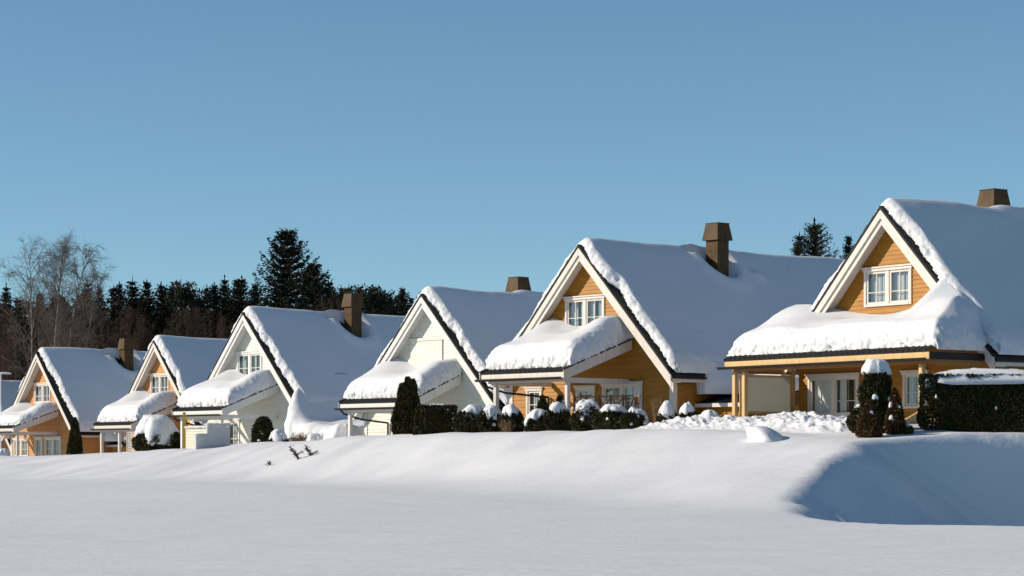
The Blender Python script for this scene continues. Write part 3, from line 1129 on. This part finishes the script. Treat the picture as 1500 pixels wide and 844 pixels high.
# twiggy dry plants
def twig_bush(name, label, px, d, w, h, m, seed, n=220, group=None, upright=.4):
    p = at(px, 600, d)
    rng = np.random.default_rng(seed)
    P0, P1, R0, R1 = [], [], [], []
    for k in range(n):
        a = rng.uniform(0, 2 * math.pi)
        e = rng.uniform(0, 1) ** .7
        tip = np.array([math.cos(a) * e * w / 2, math.sin(a) * e * w / 2, h * (rng.uniform(.55, 1.0) * math.sqrt(max(.05, 1 - (e * (1 - upright)) ** 2)))])
        st = np.array([math.cos(a) * .06, math.sin(a) * .06, -.1])
        mid = st * .45 + tip * .55 + rng.normal(size=3) * .06 * w + np.array([0, 0, .08 * h])
        for q0, q1, r in ((st, mid, .008), (mid, tip, .005)):
            P0.append(q0); P1.append(q1); R0.append(r); R1.append(r * .6)
        for j in range(2):
            t2 = mid + (tip - mid) * rng.uniform(.2, .8)
            P0.append(t2); P1.append(t2 + (tip - mid) * .3 + rng.normal(size=3) * .08 * w); R0.append(.005); R1.append(.003)
    o = link(name, tubes_mesh(name, P0, P1, R0, R1, 3), m, None)
    o.location = (p[0], p[1], gz(p[0], p[1]))
    tag(o, label, 'bush', group)
    return o


twig_bush('dry_bush', 'dry brown bush poking out of the snow in front of the shrub row', 744, dep(744) - .9, .80, .52, DRY, 5, 95)
twig_bush('bare_bush', 'thin bare twigs beside the white corner board of the second yellow house', 962, dep(962) + .3, .6, 1.15, DRY, 6, 60, upright=.8)
twig_bush('bare_bush', 'bare brown bush between two snow lumps right of the pale fence', 438, 120, 1.0, 1.05, DRY, 7, 200, upright=.6)

# conifers of the gardens
p = at(597, 632, 104)
shrub('tall_thuja', 'tall dark thuja standing in front of the white house with the shutter', 'conifer', 597, 634, 104, 1.36, 2.5, 'cone', n=9000, seed=71, leaf=.12, tips=((-.24, 0, .95), (.24, -.1, 1.02), (.0, .1, 1.06), (.36, 0, .72), (-.40, 0, .62)))
shrub('small_thuja', 'small green thuja in front of the porch of the second yellow house', 'conifer', 795, 600, 94.5, .85, 1.55, 'cone', n=2600, seed=72, leaf=.09)
shrub('small_spruce', 'small snow-sprinkled conifer right beside the small green thuja on the porch front', 'conifer', 820, 600, 95, .85, 1.5, 'cone', n=2400, cap=(.5, .12, .25, .60), seed=73, leaf=.09, clods=2)
shrub('small_thuja', 'small dark conifer seen behind the left porch post of the second yellow house', 'conifer', 752, 600, 106, .8, 2.1, 'cone', n=1800, seed=75, leaf=.1)
shrub('slim_thuja', 'slim dark thuja at the corner of the leftmost full orange house', 'conifer', 110, 664, 150, 1.05, 2.75, 'cone', n=5200, seed=74, leaf=.12)
# by the nearest house
shrub('tall_thuja', 'tall brownish thuja with a round snow cap in front of the nearest yellow house', 'conifer', 1284, 634, 77.2, 1.15, 2.35, 'column', THUJA, n=9000, cap=(.74, .27, .16, .93), seed=76, leaf=.085, clods=3)
shrub('low_shrub', 'low dark shrub at the left foot of the tall snow-capped thuja', 'shrub', 1261, 634, 77.6, .75, .95, 'ball', n=2000, cap=(.5, .12, .08, .95), seed=77, leaf=.08)
shrub('brown_thuja', 'small rust-brown thuja standing frontmost before the tall snow-capped thuja', 'conifer', 1273, 634, 75.6, .84, 1.22, 'cone', THUJA_B, n=4600, seed=78, leaf=.07, clods=1)
shrub('brown_thuja', 'small rust-brown thuja right of the tall snow-capped one, next to the hedge', 'conifer', 1311, 630, 76.2, .72, 1.55, 'cone', THUJA_B, n=4200, seed=79, leaf=.07, clods=3)
shrub('low_shrub', 'tiny dark shrub between the right brown thuja and the tall hedge', 'shrub', 1330, 630, 76, .36, .36, 'ball', n=500, cap=(.5, .08, .05, .9), seed=80, leaf=.06)
hp0, hp1 = at(1351, 645, 76.9), at(1545, 645, 76.5)
shrub('thuja_hedge', 'tall clipped dark hedge with snow along its top at the right edge', 'hedge', 1448, 645, 76.75, 4.2, 2.3, 'box', n=26000, cap=(1.03, .27, .16, .955), seed=81, depth=1.1, leaf=.085, rz=math.atan2(hp1[1] - hp0[1], hp1[0] - hp0[0]), z=1.82, clods=2)
# bush before the pale orange house
shrub('round_bush', 'broad dark bush under a high rounded heap of snow before the pale orange house', 'bush', 233, 660, 134, 2.75, 1.55, 'ball', n=7000, cap=(.92, 1.02, .30, .80), seed=82, leaf=.13)
# garden of the white house with the two-part window
shrub('dark_shrub', 'dark shrub with snow on it at the right end of the pale fence', 'shrub', 386, 640, 118.5, 1.05, 1.6, 'ball', n=2600, cap=(.55, .16, .2, .9), seed=83, leaf=.12, clods=2)
shrub('round_shrub', 'low shrub buried under a fat snow lump right of the dark shrub', 'shrub', 408, 637, 117, .95, .55, 'ball', n=1500, cap=(.98, .45, .2, .75), seed=84, leaf=.11)
shrub('round_shrub', 'low shrub with a snow lump right of the bare brown bush', 'shrub', 462, 636, 117, .85, .6, 'ball', n=1500, cap=(.98, .36, .2, .75), seed=85, leaf=.11)


# mounds of snow
def mound(label, px, d, w, T, seed, lump=.35, dz=0.0, depth=None, cat='snow mound', shear=0.0):
    p = at(px, 620, d)
    V, Fc = cap_mesh(w / 2, (depth or w) / 2, T, .12, seed, lump=lump, ragged=.12 if lump < .1 else .42)
    V[:, 0] -= shear * np.clip(V[:, 2], 0, None)
    o = link('snow_mound', mesh_np('snow_mound', V, Fc), SNOW_ROUGH, None)
    o.location = (p[0], p[1], gz(p[0], p[1]) + dz)
    tag(o, label, cat)


mound('big rounded snow heap left of the porch of the white house with the shutter', 505, 116, 2.4, 1.3, 91, .25)
mound('smooth shaded snow hump on the bank left of the rust-brown thujas', 1125, 77.2, 1.25, .46, 93, .0, -.06, depth=2.0, shear=.75)
mound('squarish snow lump at the lower left corner in front of the orange house', 6, 150, .7, .45, 94, .3, .05)
mound('low snow heap between the slim thuja and the pale orange house', 138, 150, 1.6, .35, 95, .3)


def rough_patch():
    """trodden, shovelled snow between the nearest house and the bank"""
    nx, ny = 190, 110
    us, vs = np.linspace(0, 1, nx), np.linspace(0, 1, ny)
    U, Vv = np.meshgrid(us, vs, indexing='ij')
    # along the front of the house, from beside the annex to the tall thuja
    a, b = np.array([4.9, 88.3]), np.array([11.6, 78.3])
    ax = b - a
    L = np.linalg.norm(ax)
    ax /= L
    nrm = np.array([-ax[1], ax[0]])
    if nrm[1] > 0:
        nrm = -nrm
    w = 3.6
    X = a[0] + ax[0] * U * L + nrm[0] * (Vv - .5) * w
    Y = a[1] + ax[1] * U * L + nrm[1] * (Vv - .5) * w
    E = sstep(0, .12, U) * sstep(1, .9, U) * sstep(0, .3, Vv) * sstep(1, .55, Vv)
    P = np.stack([X, Y, X * 0], -1)
    Z = hz(X, Y) - .06 + E * (.30 + .10 * fbm(P * .8, 2, 5) + .14 * billow(P * 2.3, 3, 6) + .05 * fbm(P * 7, 2, 8))
    V = np.stack([X, Y, Z], -1).reshape(-1, 3)
    o = link('shovelled_snow', mesh_np('shovelled_snow', V, grid_faces(nx, ny)), SNOW_ROUGH)
    tag(o, 'lumpy shovelled snow heaped before the nearest yellow house', 'snow', kind='stuff')


rough_patch()


# ------------------------------------------------------------------ fences of the white house
def board_fence(name, label, px0, px1, d0, d1, top, bottom, m, t=.07, snow=.0, step=None, cat='fence'):
    a, b = at(px0, 640, d0), at(px1, 640, d1)
    dv = b - a
    L = math.hypot(dv[0], dv[1])
    root = empty(name, (a[0], a[1], 0), math.atan2(dv[1], dv[0]))
    tag(root, label, cat)
    secs = step or [(0, L, top)]
    mb = MB()
    cap = MB()
    for (u0, u1, zt) in secs:
        z = bottom
        while z < zt - .02:
            z1 = min(z + .145, zt)
            mb.hexa([(u0, -t / 2 - .02, z), (u1, -t / 2 - .02, z), (u1, t / 2, z), (u0, t / 2, z)],
                    [(u0, -t / 2, z1), (u1, -t / 2, z1), (u1, t / 2, z1), (u0, t / 2, z1)])
            z += .147
        cap.box(u0 - .02, u1 + .02, -t / 2 - .05, t / 2 + .04, zt + .002, zt + .045)
    mb.build('boarding', m, root)
    cap.build('top_rail', m, root)
    if snow:
        for (u0, u1, zt) in secs:
            ue = edge_coords(u0, u1, .12, .12, .08, 6)
            ve = edge_coords(-.11, .11, .09, .09, .03, 6)
            snow_sheet('snow_cap', ue, ve, lambda S, Y, zt=zt: (S, Y, zt + .046 + 0 * S), lambda S, Y: snow * (1 + .3 * vnoise(np.stack([S * 2, Y, S * 0], -1), 3)), root, seed=3, amp=.03, top_amp=.03)
    return root


board_fence('board_fence', 'stepped pale blue-grey board fence in front of the white house with the gable window', 286, 369, 113, 117, 0, 1.2, FENCEM, snow=.10,
            step=[(0, .88, at(0, 640, 115)[2]), (.88, 2.70, at(0, 624.5, 115)[2])])
board_fence('porch_parapet', 'low beige boarded parapet on the porch left of the stepped pale fence', 273, 306, 124, 123, at(0, 628, 123)[2], 1.2, BEIGE, snow=.12)
# white slatted screen beside the big bush
a = at(187, 640, 145)
root = empty('slatted_screen', (a[0], a[1], 0), -R(20))
tag(root, 'white slatted screen half hidden behind the big snow-capped bush', 'screen')
zt, zb = at(0, 633, 145)[2], at(0, 664, 145)[2]
sl = MB()
z = zb
while z < zt:
    sl.box(0, .95, -.02, .02, z, z + .10)
    z += .15
sl.build('slat_panel', WHITE, root)
MB().box(-.06, -.005, -.04, .04, zb - .3, zt + .05).build('post', WHITE, root)
MB().box(.955, 1.01, -.04, .04, zb - .3, zt + .05).build('post', WHITE, root)
# yellow post by the porch of the same house
a = at(270, 640, 126)
o = MB().box(-.07, .07, -.07, .07, 0, at(0, 604, 126)[2] - 1.2).build('yellow_pole', mat('yellow_post_paint', (.55, .36, .04), .5), None)
o.location = (a[0], a[1], 1.2)
tag(o, 'yellow pole standing under the porch roof left of the beige parapet', 'pole')

# branch poking out of the bank
def spruce_sprig():
    g = None
    for d in np.arange(80, 130, .1):
        p = at(440, 672, d)
        if p[2] < gz(p[0], p[1]):
            g = p
            break
    root = empty('spruce_branch', (g[0], g[1], gz(g[0], g[1])))
    tag(root, 'dead spruce branch with two forked sprigs sticking out of the snow bank', 'branch')
    rng = np.random.default_rng(3)
    for (x0, tipx, tipz, name) in ((-.0, -.42, .50, 'sprig'), (.62, .22, .52, 'sprig')):
        P0, P1, R0, R1 = [], [], [], []
        a, b = np.array([x0, 0, -.1]), np.array([tipx, -.05, tipz])
        P0.append(a); P1.append(b); R0.append(.035); R1.append(.012)
        Cc_, Dd = [], []
        for k in range(150):
            t = rng.uniform(.05, 1)
            c = a + (b - a) * t
            Cc_.append(c + rng.normal(size=3) * .05)
            Dd.append((b - a) + rng.normal(size=3) * .45)
        for k in range(3):
            t = .25 + .2 * k
            c = a + (b - a) * t
            e = c + np.array([.30 * (1 if k % 2 else -.5), rng.uniform(-.2, .2), .12])
            P0.append(c); P1.append(e); R0.append(.015); R1.append(.008)
            for j in range(45):
                s_ = rng.uniform(0, 1)
                Cc_.append(c + (e - c) * s_ + rng.normal(size=3) * .03)
                Dd.append((e - c) + rng.normal(size=3) * .2)
        o = link(name, tubes_mesh(name, P0, P1, R0, R1, 5), BARK, root)
        V, Fc = leaf_quads(np.array(Cc_), np.array(Dd), .10, .025, rng)
        link('needles', mesh_np('needles', V, Fc, False), THUJA, o)
    p = at(395, 682, 112)
    for d in np.arange(80, 130, .1):
        p = at(395, 682, d)
        if p[2] < gz(p[0], p[1]):
            break
    V, Fc = leaf_quads(rng.normal(size=(24, 3)) * .06 + np.array([0, 0, .07]), rng.normal(size=(24, 3)) + np.array([.8, 0, .8]), .14, .04, rng)
    o = link('spruce_twig', mesh_np('spruce_twig', V, Fc, False), THUJA)
    o.location = (p[0], p[1], gz(p[0], p[1]))
    tag(o, 'tiny dark twig tip in the snow left of the forked branch', 'twig')


spruce_sprig()


# ------------------------------------------------------------------ forest trees
def spruce_mesh(H, Rr, seed, lev=.5, nb=6, up=.30, droop=.28, taper=.85, lf=.42, bare=.03, dens=3):
    rng = np.random.default_rng(seed)
    C, D, S = [], [], []
    P0, P1, R0, R1 = [], [], [], []
    z = H * bare
    while z < H * .985:
        t = z / H
        lmax = Rr * (1 - t) ** taper * (1 - .35 * (t < .15)) + .18
        ph = rng.uniform(0, 6.28)
        for k in range(nb):
            a = ph + 6.283 * k / nb + rng.normal() * .25
            l = lmax * rng.uniform(.62, 1.12)
            n = int(l / (lf * .55)) + 3
            ks = np.linspace(.08, 1, n)
            rr = l * ks
            dz = l * (-droop * ks * (1 - .6 * t) + up * ks ** 2.6) + (.25 * l * t * ks)
            dirv = np.array([math.cos(a), math.sin(a), 0])
            lat = np.array([-math.sin(a), math.cos(a), 0])
            pts = dirv[None] * rr[:, None] + np.array([0, 0, 1.])[None] * (z + dz)[:, None]
            for m_ in range(dens):
                off = lat[None] * (rng.normal(size=n) * .16 * l * np.sin(np.pi * np.clip(ks, .1, .93)))[:, None]
                jit = rng.normal(size=(n, 3)) * .07 + np.array([0, 0, -.10])
                C.append(pts + off + jit)
                D.append(dirv[None] * (.8 + rng.normal(size=(n, 1)) * .3) + off * 1.2 + np.array([0, 0, .1]) + rng.normal(size=(n, 3)) * .35)
                S.append(lf * rng.uniform(.7, 1.25, n) * (1.1 - .45 * ks))
            P0.append([0, 0, z]); P1.append(pts[-1] * np.array([.85, .85, 1])); R0.append(.045); R1.append(.012)
        z += lev * rng.uniform(.75, 1.25) * (1 - .35 * t)
    C, D, S = np.concatenate(C), np.concatenate(D), np.concatenate(S)
    tip = np.array([[0, 0, H - .3], [0, 0, H], [0, 0, H - .6]])
    C = np.concatenate([C, tip]); D = np.concatenate([D, np.array([[0, 0, 1.]] * 3)]); S = np.concatenate([S, [.5, .4, .5]])
    leaf = leaf_quads(C, D, S * 1.35, S * .5, rng)
    me = mesh_np('crown', *leaf, False)
    me.materials.append(SPRUCE)
    n = 10
    zz = np.linspace(-1, H * .98, n + 1)
    r = H * .013 * (1 - np.linspace(0, 1, n + 1)) + .03
    P = np.stack([zz * 0, zz * 0, zz], 1)
    tm = tubes_mesh('trunk', np.concatenate([P[:-1], np.array(P0)]), np.concatenate([P[1:], np.array(P1)]), np.concatenate([r[:-1], R0]), np.concatenate([r[1:], R1]), 6)
    tm.materials.append(BARK)
    return me, tm


def pine_mesh(H, Rr, seed, lf=.40):
    rng = np.random.default_rng(seed)
    C, D = [], []
    P0, P1, R0, R1 = [], [], [], []
    for k in range(46):
        t = rng.uniform(.30, 1.0)
        a = rng.uniform(0, 6.28)
        l = Rr * (1.15 - t) ** .55 * rng.uniform(.6, 1.1)
        s = np.array([0, 0, H * t * .93])
        e = s + np.array([math.cos(a) * l, math.sin(a) * l, l * (.25 + .65 * t)])
        P0.append(s); P1.append(e); R0.append(.06); R1.append(.02)
        for j in range(9):
            c = s + (e - s) * rng.uniform(.5, 1.05) + rng.normal(size=3) * .28
            for q in range(9):
                C.append(c + rng.normal(size=3) * .22)
                D.append(rng.normal(size=3) * .6 + np.array([math.cos(a) * .5, math.sin(a) * .5, .8]))
    C, D = np.array(C), np.array(D)
    S = lf * rng.uniform(.7, 1.3, len(C))
    me = mesh_np('crown', *leaf_quads(C, D, S * 1.1, S * .42, rng), False)
    me.materials.append(PINE)
    zz = np.linspace(-1, H * .97, 9)
    r = H * .014 * (1 - np.linspace(0, 1, 9)) + .05
    P = np.stack([.15 * np.sin(zz * .4 + seed), .1 * np.cos(zz * .3), zz], 1)
    tm = tubes_mesh('trunk', np.concatenate([P[:-1], np.array(P0)]), np.concatenate([P[1:], np.array(P1)]), np.concatenate([r[:-1], R0]), np.concatenate([r[1:], R1]), 6)
    tm.materials.append(BARK)
    return me, tm


def bare_mesh(H, seed, spread=.3, first=.25, nmain=26, nsub=6, ntw=6, lean=(0, 0), twr=.012, curve=.3, m1=BIRCH, m2=TWIG, fork=0, tr=.0085):
    rng = np.random.default_rng(seed)
    T0, T1, TR0, TR1 = [], [], [], []
    B0, B1, BR0, BR1 = [], [], [], []

    def trunkpt(t, off):
        return np.array([lean[0] * H * t ** 1.3 + off[0] * t + .12 * math.sin(t * 5 + seed), lean[1] * H * t + off[1] * t, H * t])
    offs = [(0, 0)]
    for k in range(fork):
        offs.append((rng.normal() * H * .10, rng.normal() * H * .08))
    for off in offs:
        n = 14
        for k in range(n):
            a, b = trunkpt(k / n, off), trunkpt((k + 1) / n, off)
            T0.append(a); T1.append(b); TR0.append(H * tr * (1 - k / n) + .015); TR1.append(H * tr * (1 - (k + 1) / n) + .015)
        for k in range(nmain):
            t = first + (1 - first) * (k + rng.uniform(0, 1)) / nmain
            s = trunkpt(min(t, .99), off)
            a = rng.uniform(0, 6.283)
            l = H * spread * (1.12 - t) ** .7 * rng.uniform(.6, 1.15) * (.55 + .45 * sstep(first, first + .25, t))
            el = rng.uniform(.75, 1.15) + .2 * t
            d = np.array([math.cos(a) * math.cos(el), math.sin(a) * math.cos(el), math.sin(el)])
            pts = [s]
            dd = d.copy()
            for j in range(4):
                dd = dd + rng.normal(size=3) * .14 + np.array([0, 0, -curve * .12 * j])
                dd /= np.linalg.norm(dd)
                pts.append(pts[-1] + dd * l / 4)
            r0 = .014 + l * .0075
            for j in range(4):
                B0.append(pts[j]); B1.append(pts[j + 1]); BR0.append(r0 * (1 - j / 4.6)); BR1.append(r0 * (1 - (j + 1) / 4.6))
            for q in range(nsub):
                u = rng.uniform(.2, 1)
                j = min(3, int(u * 4))
                s2 = pts[j] + (pts[j + 1] - pts[j]) * (u * 4 - j)
                d2 = dd * .8 + rng.normal(size=3) * .5
                d2 /= np.linalg.norm(d2)
                l2 = l * rng.uniform(.22, .45)
                m2_ = s2 + d2 * l2 * .5
                e2 = m2_ + (d2 + np.array([0, 0, -curve * .7]) + rng.normal(size=3) * .15) * l2 * .5
                B0 += [s2, m2_]; B1 += [m2_, e2]; BR0 += [twr, twr * .8]; BR1 += [twr * .8, twr * .6]
                for w in range(ntw):
                    u2 = rng.uniform(.2, 1)
                    s3 = s2 + (e2 - s2) * u2
                    d3 = d2 * .7 + rng.normal(size=3) * .55 + np.array([0, 0, -curve])
                    d3 /= np.linalg.norm(d3)
                    e3 = s3 + d3 * rng.uniform(.4, 1.05) * (.4 + .05 * H * .5)
                    B0.append(s3); B1.append(e3); BR0.append(twr * .62); BR1.append(twr * .4)
    tm = tubes_mesh('trunk', T0, T1, TR0, TR1, 6)
    tm.materials.append(m1)
    cm = tubes_mesh('crown', B0, B1, BR0, BR1, 3)
    cm.materials.append(m2)
    return cm, tm


def plant(name, label, cat, meshes, px, top_py, d, H, group=None, sx=1.0, rz=0.0, base=None):
    """stand a tree so that its top reaches the row top_py of the photograph"""
    p = at(px, top_py, d)
    z0 = gz(p[0], p[1]) if base is None else base
    top = 0.0
    for me in meshes:
        co = np.empty(len(me.vertices) * 3, np.float32)
        me.vertices.foreach_get('co', co)
        top = max(top, float(np.percentile(co[2::3], 99.9)))
    k = (p[2] - z0) / top
    o = empty(name, (p[0], p[1], z0), rz)
    tag(o, label, cat, group)
    for me in meshes:
        c = bpy.data.objects.new('crown' if me is meshes[0] else 'trunk', me)
        COL.objects.link(c)
        c.parent = o
    o.scale = (k * sx, k * sx, k)
    return o


SPR = [spruce_mesh(20, 4.6 + .3 * k, 100 + k, lev=.62, nb=6, up=.34 + .06 * k, taper=.78, lf=.36) for k in range(4)]
PIN = [pine_mesh(18, 3.4, 200 + k) for k in range(3)]
BIG = spruce_mesh(22, 7.6, 300, lev=.80, nb=8, up=.55, droop=.30, taper=.66, lf=.36, dens=6)
BIG2 = spruce_mesh(19, 6.6, 301, lev=.78, nb=8, up=.55, droop=.30, taper=.66, lf=.36, dens=6)

plant('tall_spruce', 'tallest spruce of the wood, towering left of the white house chimney', 'spruce', BIG, 421, 335, 233, 22)
plant('tall_spruce', 'tall spruce leaning out right against the tallest one', 'spruce', BIG2, 459, 386, 228, 19, rz=1.0)
plant('tall_spruce', 'spruce showing over the ridge of the second yellow house, left of the nearest gable', 'spruce', spruce_mesh(18, 6.0, 303, lev=.6, nb=7, up=.42, taper=.72, lf=.26), 1193, 326, 150, 18, rz=.3)
plant('spruce', 'small spruce top just left of the spruce above the second yellow house', 'spruce', SPR[0], 1171, 345, 152, 20, rz=2, sx=.8)
plant('spruce', 'spruce top peeping out behind the left bargeboard of the nearest house', 'spruce', SPR[1], 1243, 346, 150, 20, rz=1.2, sx=.7)

GS = 'conifers along the skyline of the wood'
sky_trees = [
    (9, 421, 's', 'dark spruce top at the far left edge of the skyline'), (58, 430, 's', 'spruce seen between the two leftmost birch stems'),
    (30, 438, 's', 'low spruce behind the leftmost birch'), (92, 434, 's', 'spruce behind the leaning birch stem'),
    (128, 415, 's', 'pointed spruce behind the rightmost birch'), (146, 423, 's', 'spruce just right of the rightmost birch'),
    (166, 421, 's', 'spruce left of the chimney-straight line of the leftmost orange house'), (175, 416, 's', 'slim spruce above the chimney of the leftmost orange house'),
    (194, 412, 's', 'broad spruce right of the chimney of the leftmost orange house'), (215, 413, 's', 'spruce above the left slope of the pale orange house'),
    (236, 417, 's', 'free-standing pointed spruce above the ridge of the pale orange house'), (251, 420, 'p', 'pine with its crown leaning left above the pale orange house'),
    (267, 412, 'p', 'tall open pine right of the free-standing pointed spruce'), (281, 413, 'p', 'round-topped pine next to the tall open pine'),
    (303, 421, 's', 'small spruce between the pines and the taller spruces'), (314, 417, 's', 'very slim spruce right of the small spruce'),
    (329, 410, 's', 'spruce above the gable peak of the white house, left of a pair'), (346, 410, 's', 'left spruce of the close pair above the white gable'),
    (354, 408, 's', 'right spruce of the close pair above the white gable'), (374, 416, 's', 'low spruce at the left foot of the tallest spruce'),
    (481, 414, 's', 'spruce right of the two tallest, above the white roof'), (497, 420, 'p', 'pine left of the dark chimney of the white house'),
    (508, 419, 'p', 'pine immediately behind the dark chimney of the white house'), (526, 417, 'p', 'pine just right of the dark chimney of the white house'),
    (543, 420, 'p', 'open pine in the middle of the right skyline group'), (554, 421, 'p', 'pine right of the open one in the right skyline group'),
    (567, 426, 'p', 'low pine left of the last spruce of the skyline'), (590, 422, 's', 'last spruce of the skyline, beside the gable of the white house with the shutter')]
for i, (px, top, kd, lab) in enumerate(sky_trees):
    d = 236 + (i * 37) % 34
    me = SPR[i % 4] if kd == 's' else PIN[i % 3]
    plant('spruce' if kd == 's' else 'pine', lab, 'spruce' if kd == 's' else 'pine', me, px, top, d, 20 if kd == 's' else 18, GS, sx=random.uniform(.8, 1.1), rz=random.uniform(0, 6))

# birches at the left
BI = [bare_mesh(19, 401, .42, .26, 44, 8, 8, lean=(.0, 0)), bare_mesh(19.5, 402, .40, .32, 38, 8, 8, lean=(.09, 0), fork=1), bare_mesh(19, 403, .40, .36, 40, 8, 8, lean=(.15, .02)),
      bare_mesh(16, 404, .42, .36, 36, 8, 8, lean=(.12, 0))]
for (px, top, k, H, lab) in ((45, 344, 0, 19, 'leftmost bare birch, upright with a wide pale crown'), (66, 342, 1, 19.5, 'tallest bare birch with a forked white stem'),
                             (80, 352, 2, 19, 'bare birch whose white stem leans to the right'), (111, 385, 3, 16, 'lowest bare birch, rightmost of the four')):
    plant('birch', lab, 'birch', BI[k], px, top, 203 + 3 * k, H, 'bare birches at the left edge of the wood', base=1.0)

# brown leafless trees in front of the conifers
BR = [bare_mesh(11, 500 + k, .22, .12, 24, 5, 4, twr=.016, curve=.0, m1=THICK, m2=THICK, fork=2, tr=.007) for k in range(3)]
brown = [(4, 452), (22, 470), (60, 462), (96, 470), (120, 460), (140, 476), (158, 462), (178, 452), (190, 446), (204, 458), (222, 470), (240, 482), (262, 456), (276, 448), (290, 450), (306, 452), (322, 464), (338, 470),
         (486, 428), (474, 446)]
where = ['at the left edge', 'behind the leftmost birch', 'between the birch stems', 'behind the leaning birch', 'at the foot of the rightmost birch', 'right of the rightmost birch',
         'left of the chimney of the leftmost orange house', 'straight above that chimney', 'just right of that chimney', 'before the broad skyline spruce', 'left above the pale orange gable',
         'above the peak of the pale orange gable', 'below the round-topped pine', 'tallest of the thicket over the pale orange roof', 'in the middle of the thicket over the pale orange roof',
         'right in the thicket over the pale orange roof', 'left of the white gable peak', 'touching the white gable peak', 'reddish and tall right of the two tallest spruces', 'low at the right foot of the two tallest spruces']
for i, ((px, top), w) in enumerate(zip(brown, where)):
    plant('bare_tree', 'brown leafless tree ' + w, 'bare tree', BR[i % 3], px, top, 212 + (i * 13) % 14, 11, 'brown leafless trees before the wood', sx=.75, rz=i * 1.3)


def forest():
    """the dark mass of the wood behind the trees that can be told apart"""
    rng = np.random.default_rng(9)
    parts = []
    for k in range(260):
        px = rng.uniform(-60, 640)
        d = rng.uniform(270, 330)
        if px > 600:
            d += 20
        top = rng.uniform(436, 470) if rng.uniform() < .85 else rng.uniform(428, 440)
        p = at(px, top, d)
        z0 = 1.0
        H = p[2] - z0
        n = 420
        t = rng.beta(1, 1.3, n)
        a = rng.uniform(0, 6.28, n)
        rr = (.20 + (1 - t) ** .8 * rng.uniform(2.2, 3.3)) * np.sqrt(rng.uniform(.2, 1, n))
        C = np.stack([p[0] + np.cos(a) * rr, p[1] + np.sin(a) * rr, z0 + t * H], 1)
        Dv = np.stack([np.cos(a), np.sin(a), np.full(n, .1)], 1) + rng.normal(size=(n, 3)) * .35
        S = rng.uniform(.7, 1.5, n) * (1.15 - .6 * t)
        parts.append(leaf_quads(C, Dv, S * 1.3, S * .75, rng))
    V, Fc = join(parts)
    o = link('forest', mesh_np('forest', V, Fc, False), FOREST)
    tag(o, 'dark dense conifer wood far behind the houses', 'forest', kind='stuff')


forest()

# street lamp above the farthest house
p = at(1.2, 548, 196)
root = empty('street_lamp', (p[0], p[1], 1.0))
tag(root, 'pale street lamp with a snowy arm above the farthest left roof', 'street lamp')
hgt = p[2] - 1.0
link('pole', tubes_mesh('pole', [[0, 0, -.5]], [[0, 0, hgt]], [.07], [.05], 8), FENCEM, root)
MB().box(-.1, .85, -.06, .06, hgt - .02, hgt + .07).build('lamp_arm', FENCEM, root, bevel=.02)
V, Fc = cap_mesh(.48, .07, .09, .02, 3)
V += np.array([.4, 0, hgt + .075])
link('snow_cap', mesh_np('snow_cap', V, Fc), SNOW, root)

# ------------------------------------------------------------------ light
EL = R(25)
to_sun = Vector((-1.0, -.03, 0)).normalized() * math.cos(EL) + Vector((0, 0, math.sin(EL)))
ld = bpy.data.lights.new('sun', 'SUN')
ld.energy = 5.0
ld.angle = R(.53)
ld.color = (1.0, .865, .70)
lo_ = bpy.data.objects.new('sun', ld)
COL.objects.link(lo_)
lo_.rotation_euler = (-to_sun).to_track_quat('-Z', 'Y').to_euler()

w = bpy.data.worlds.new('World')
SC.world = w
w.use_nodes = True
nt = w.node_tree
bg = nt.nodes['Background']
sky = nt.nodes.new('ShaderNodeTexSky')
sky.sky_type = 'NISHITA'
sky.sun_disc = False
sky.sun_elevation = EL
sky.sun_rotation = math.atan2(to_sun.x, to_sun.y) % (2 * math.pi)
sky.altitude = 3000
sky.air_density = 1
sky.dust_density = 0
sky.ozone_density = 4
gm = nt.nodes.new('ShaderNodeGamma')
gm.inputs[1].default_value = .9
tint = nt.nodes.new('ShaderNodeMix')
tint.data_type = 'RGBA'
tint.blend_type = 'MULTIPLY'
tint.inputs[0].default_value = 1
tint.inputs[7].default_value = (.845, .975, .905, 1)
nt.links.new(sky.outputs[0], gm.inputs[0])
nt.links.new(gm.outputs[0], tint.inputs[6])
nt.links.new(tint.outputs[2], bg.inputs[0])
bg.inputs[1].default_value = .122

SC.view_settings.view_transform = 'Standard'
SC.view_settings.look = 'None'
SC.view_settings.exposure = .22
SC.view_settings.gamma = 1
try:
    SC.cycles.max_bounces = 6
    SC.cycles.transparent_max_bounces = 8
    SC.cycles.use_denoising = True
except Exception:
    pass
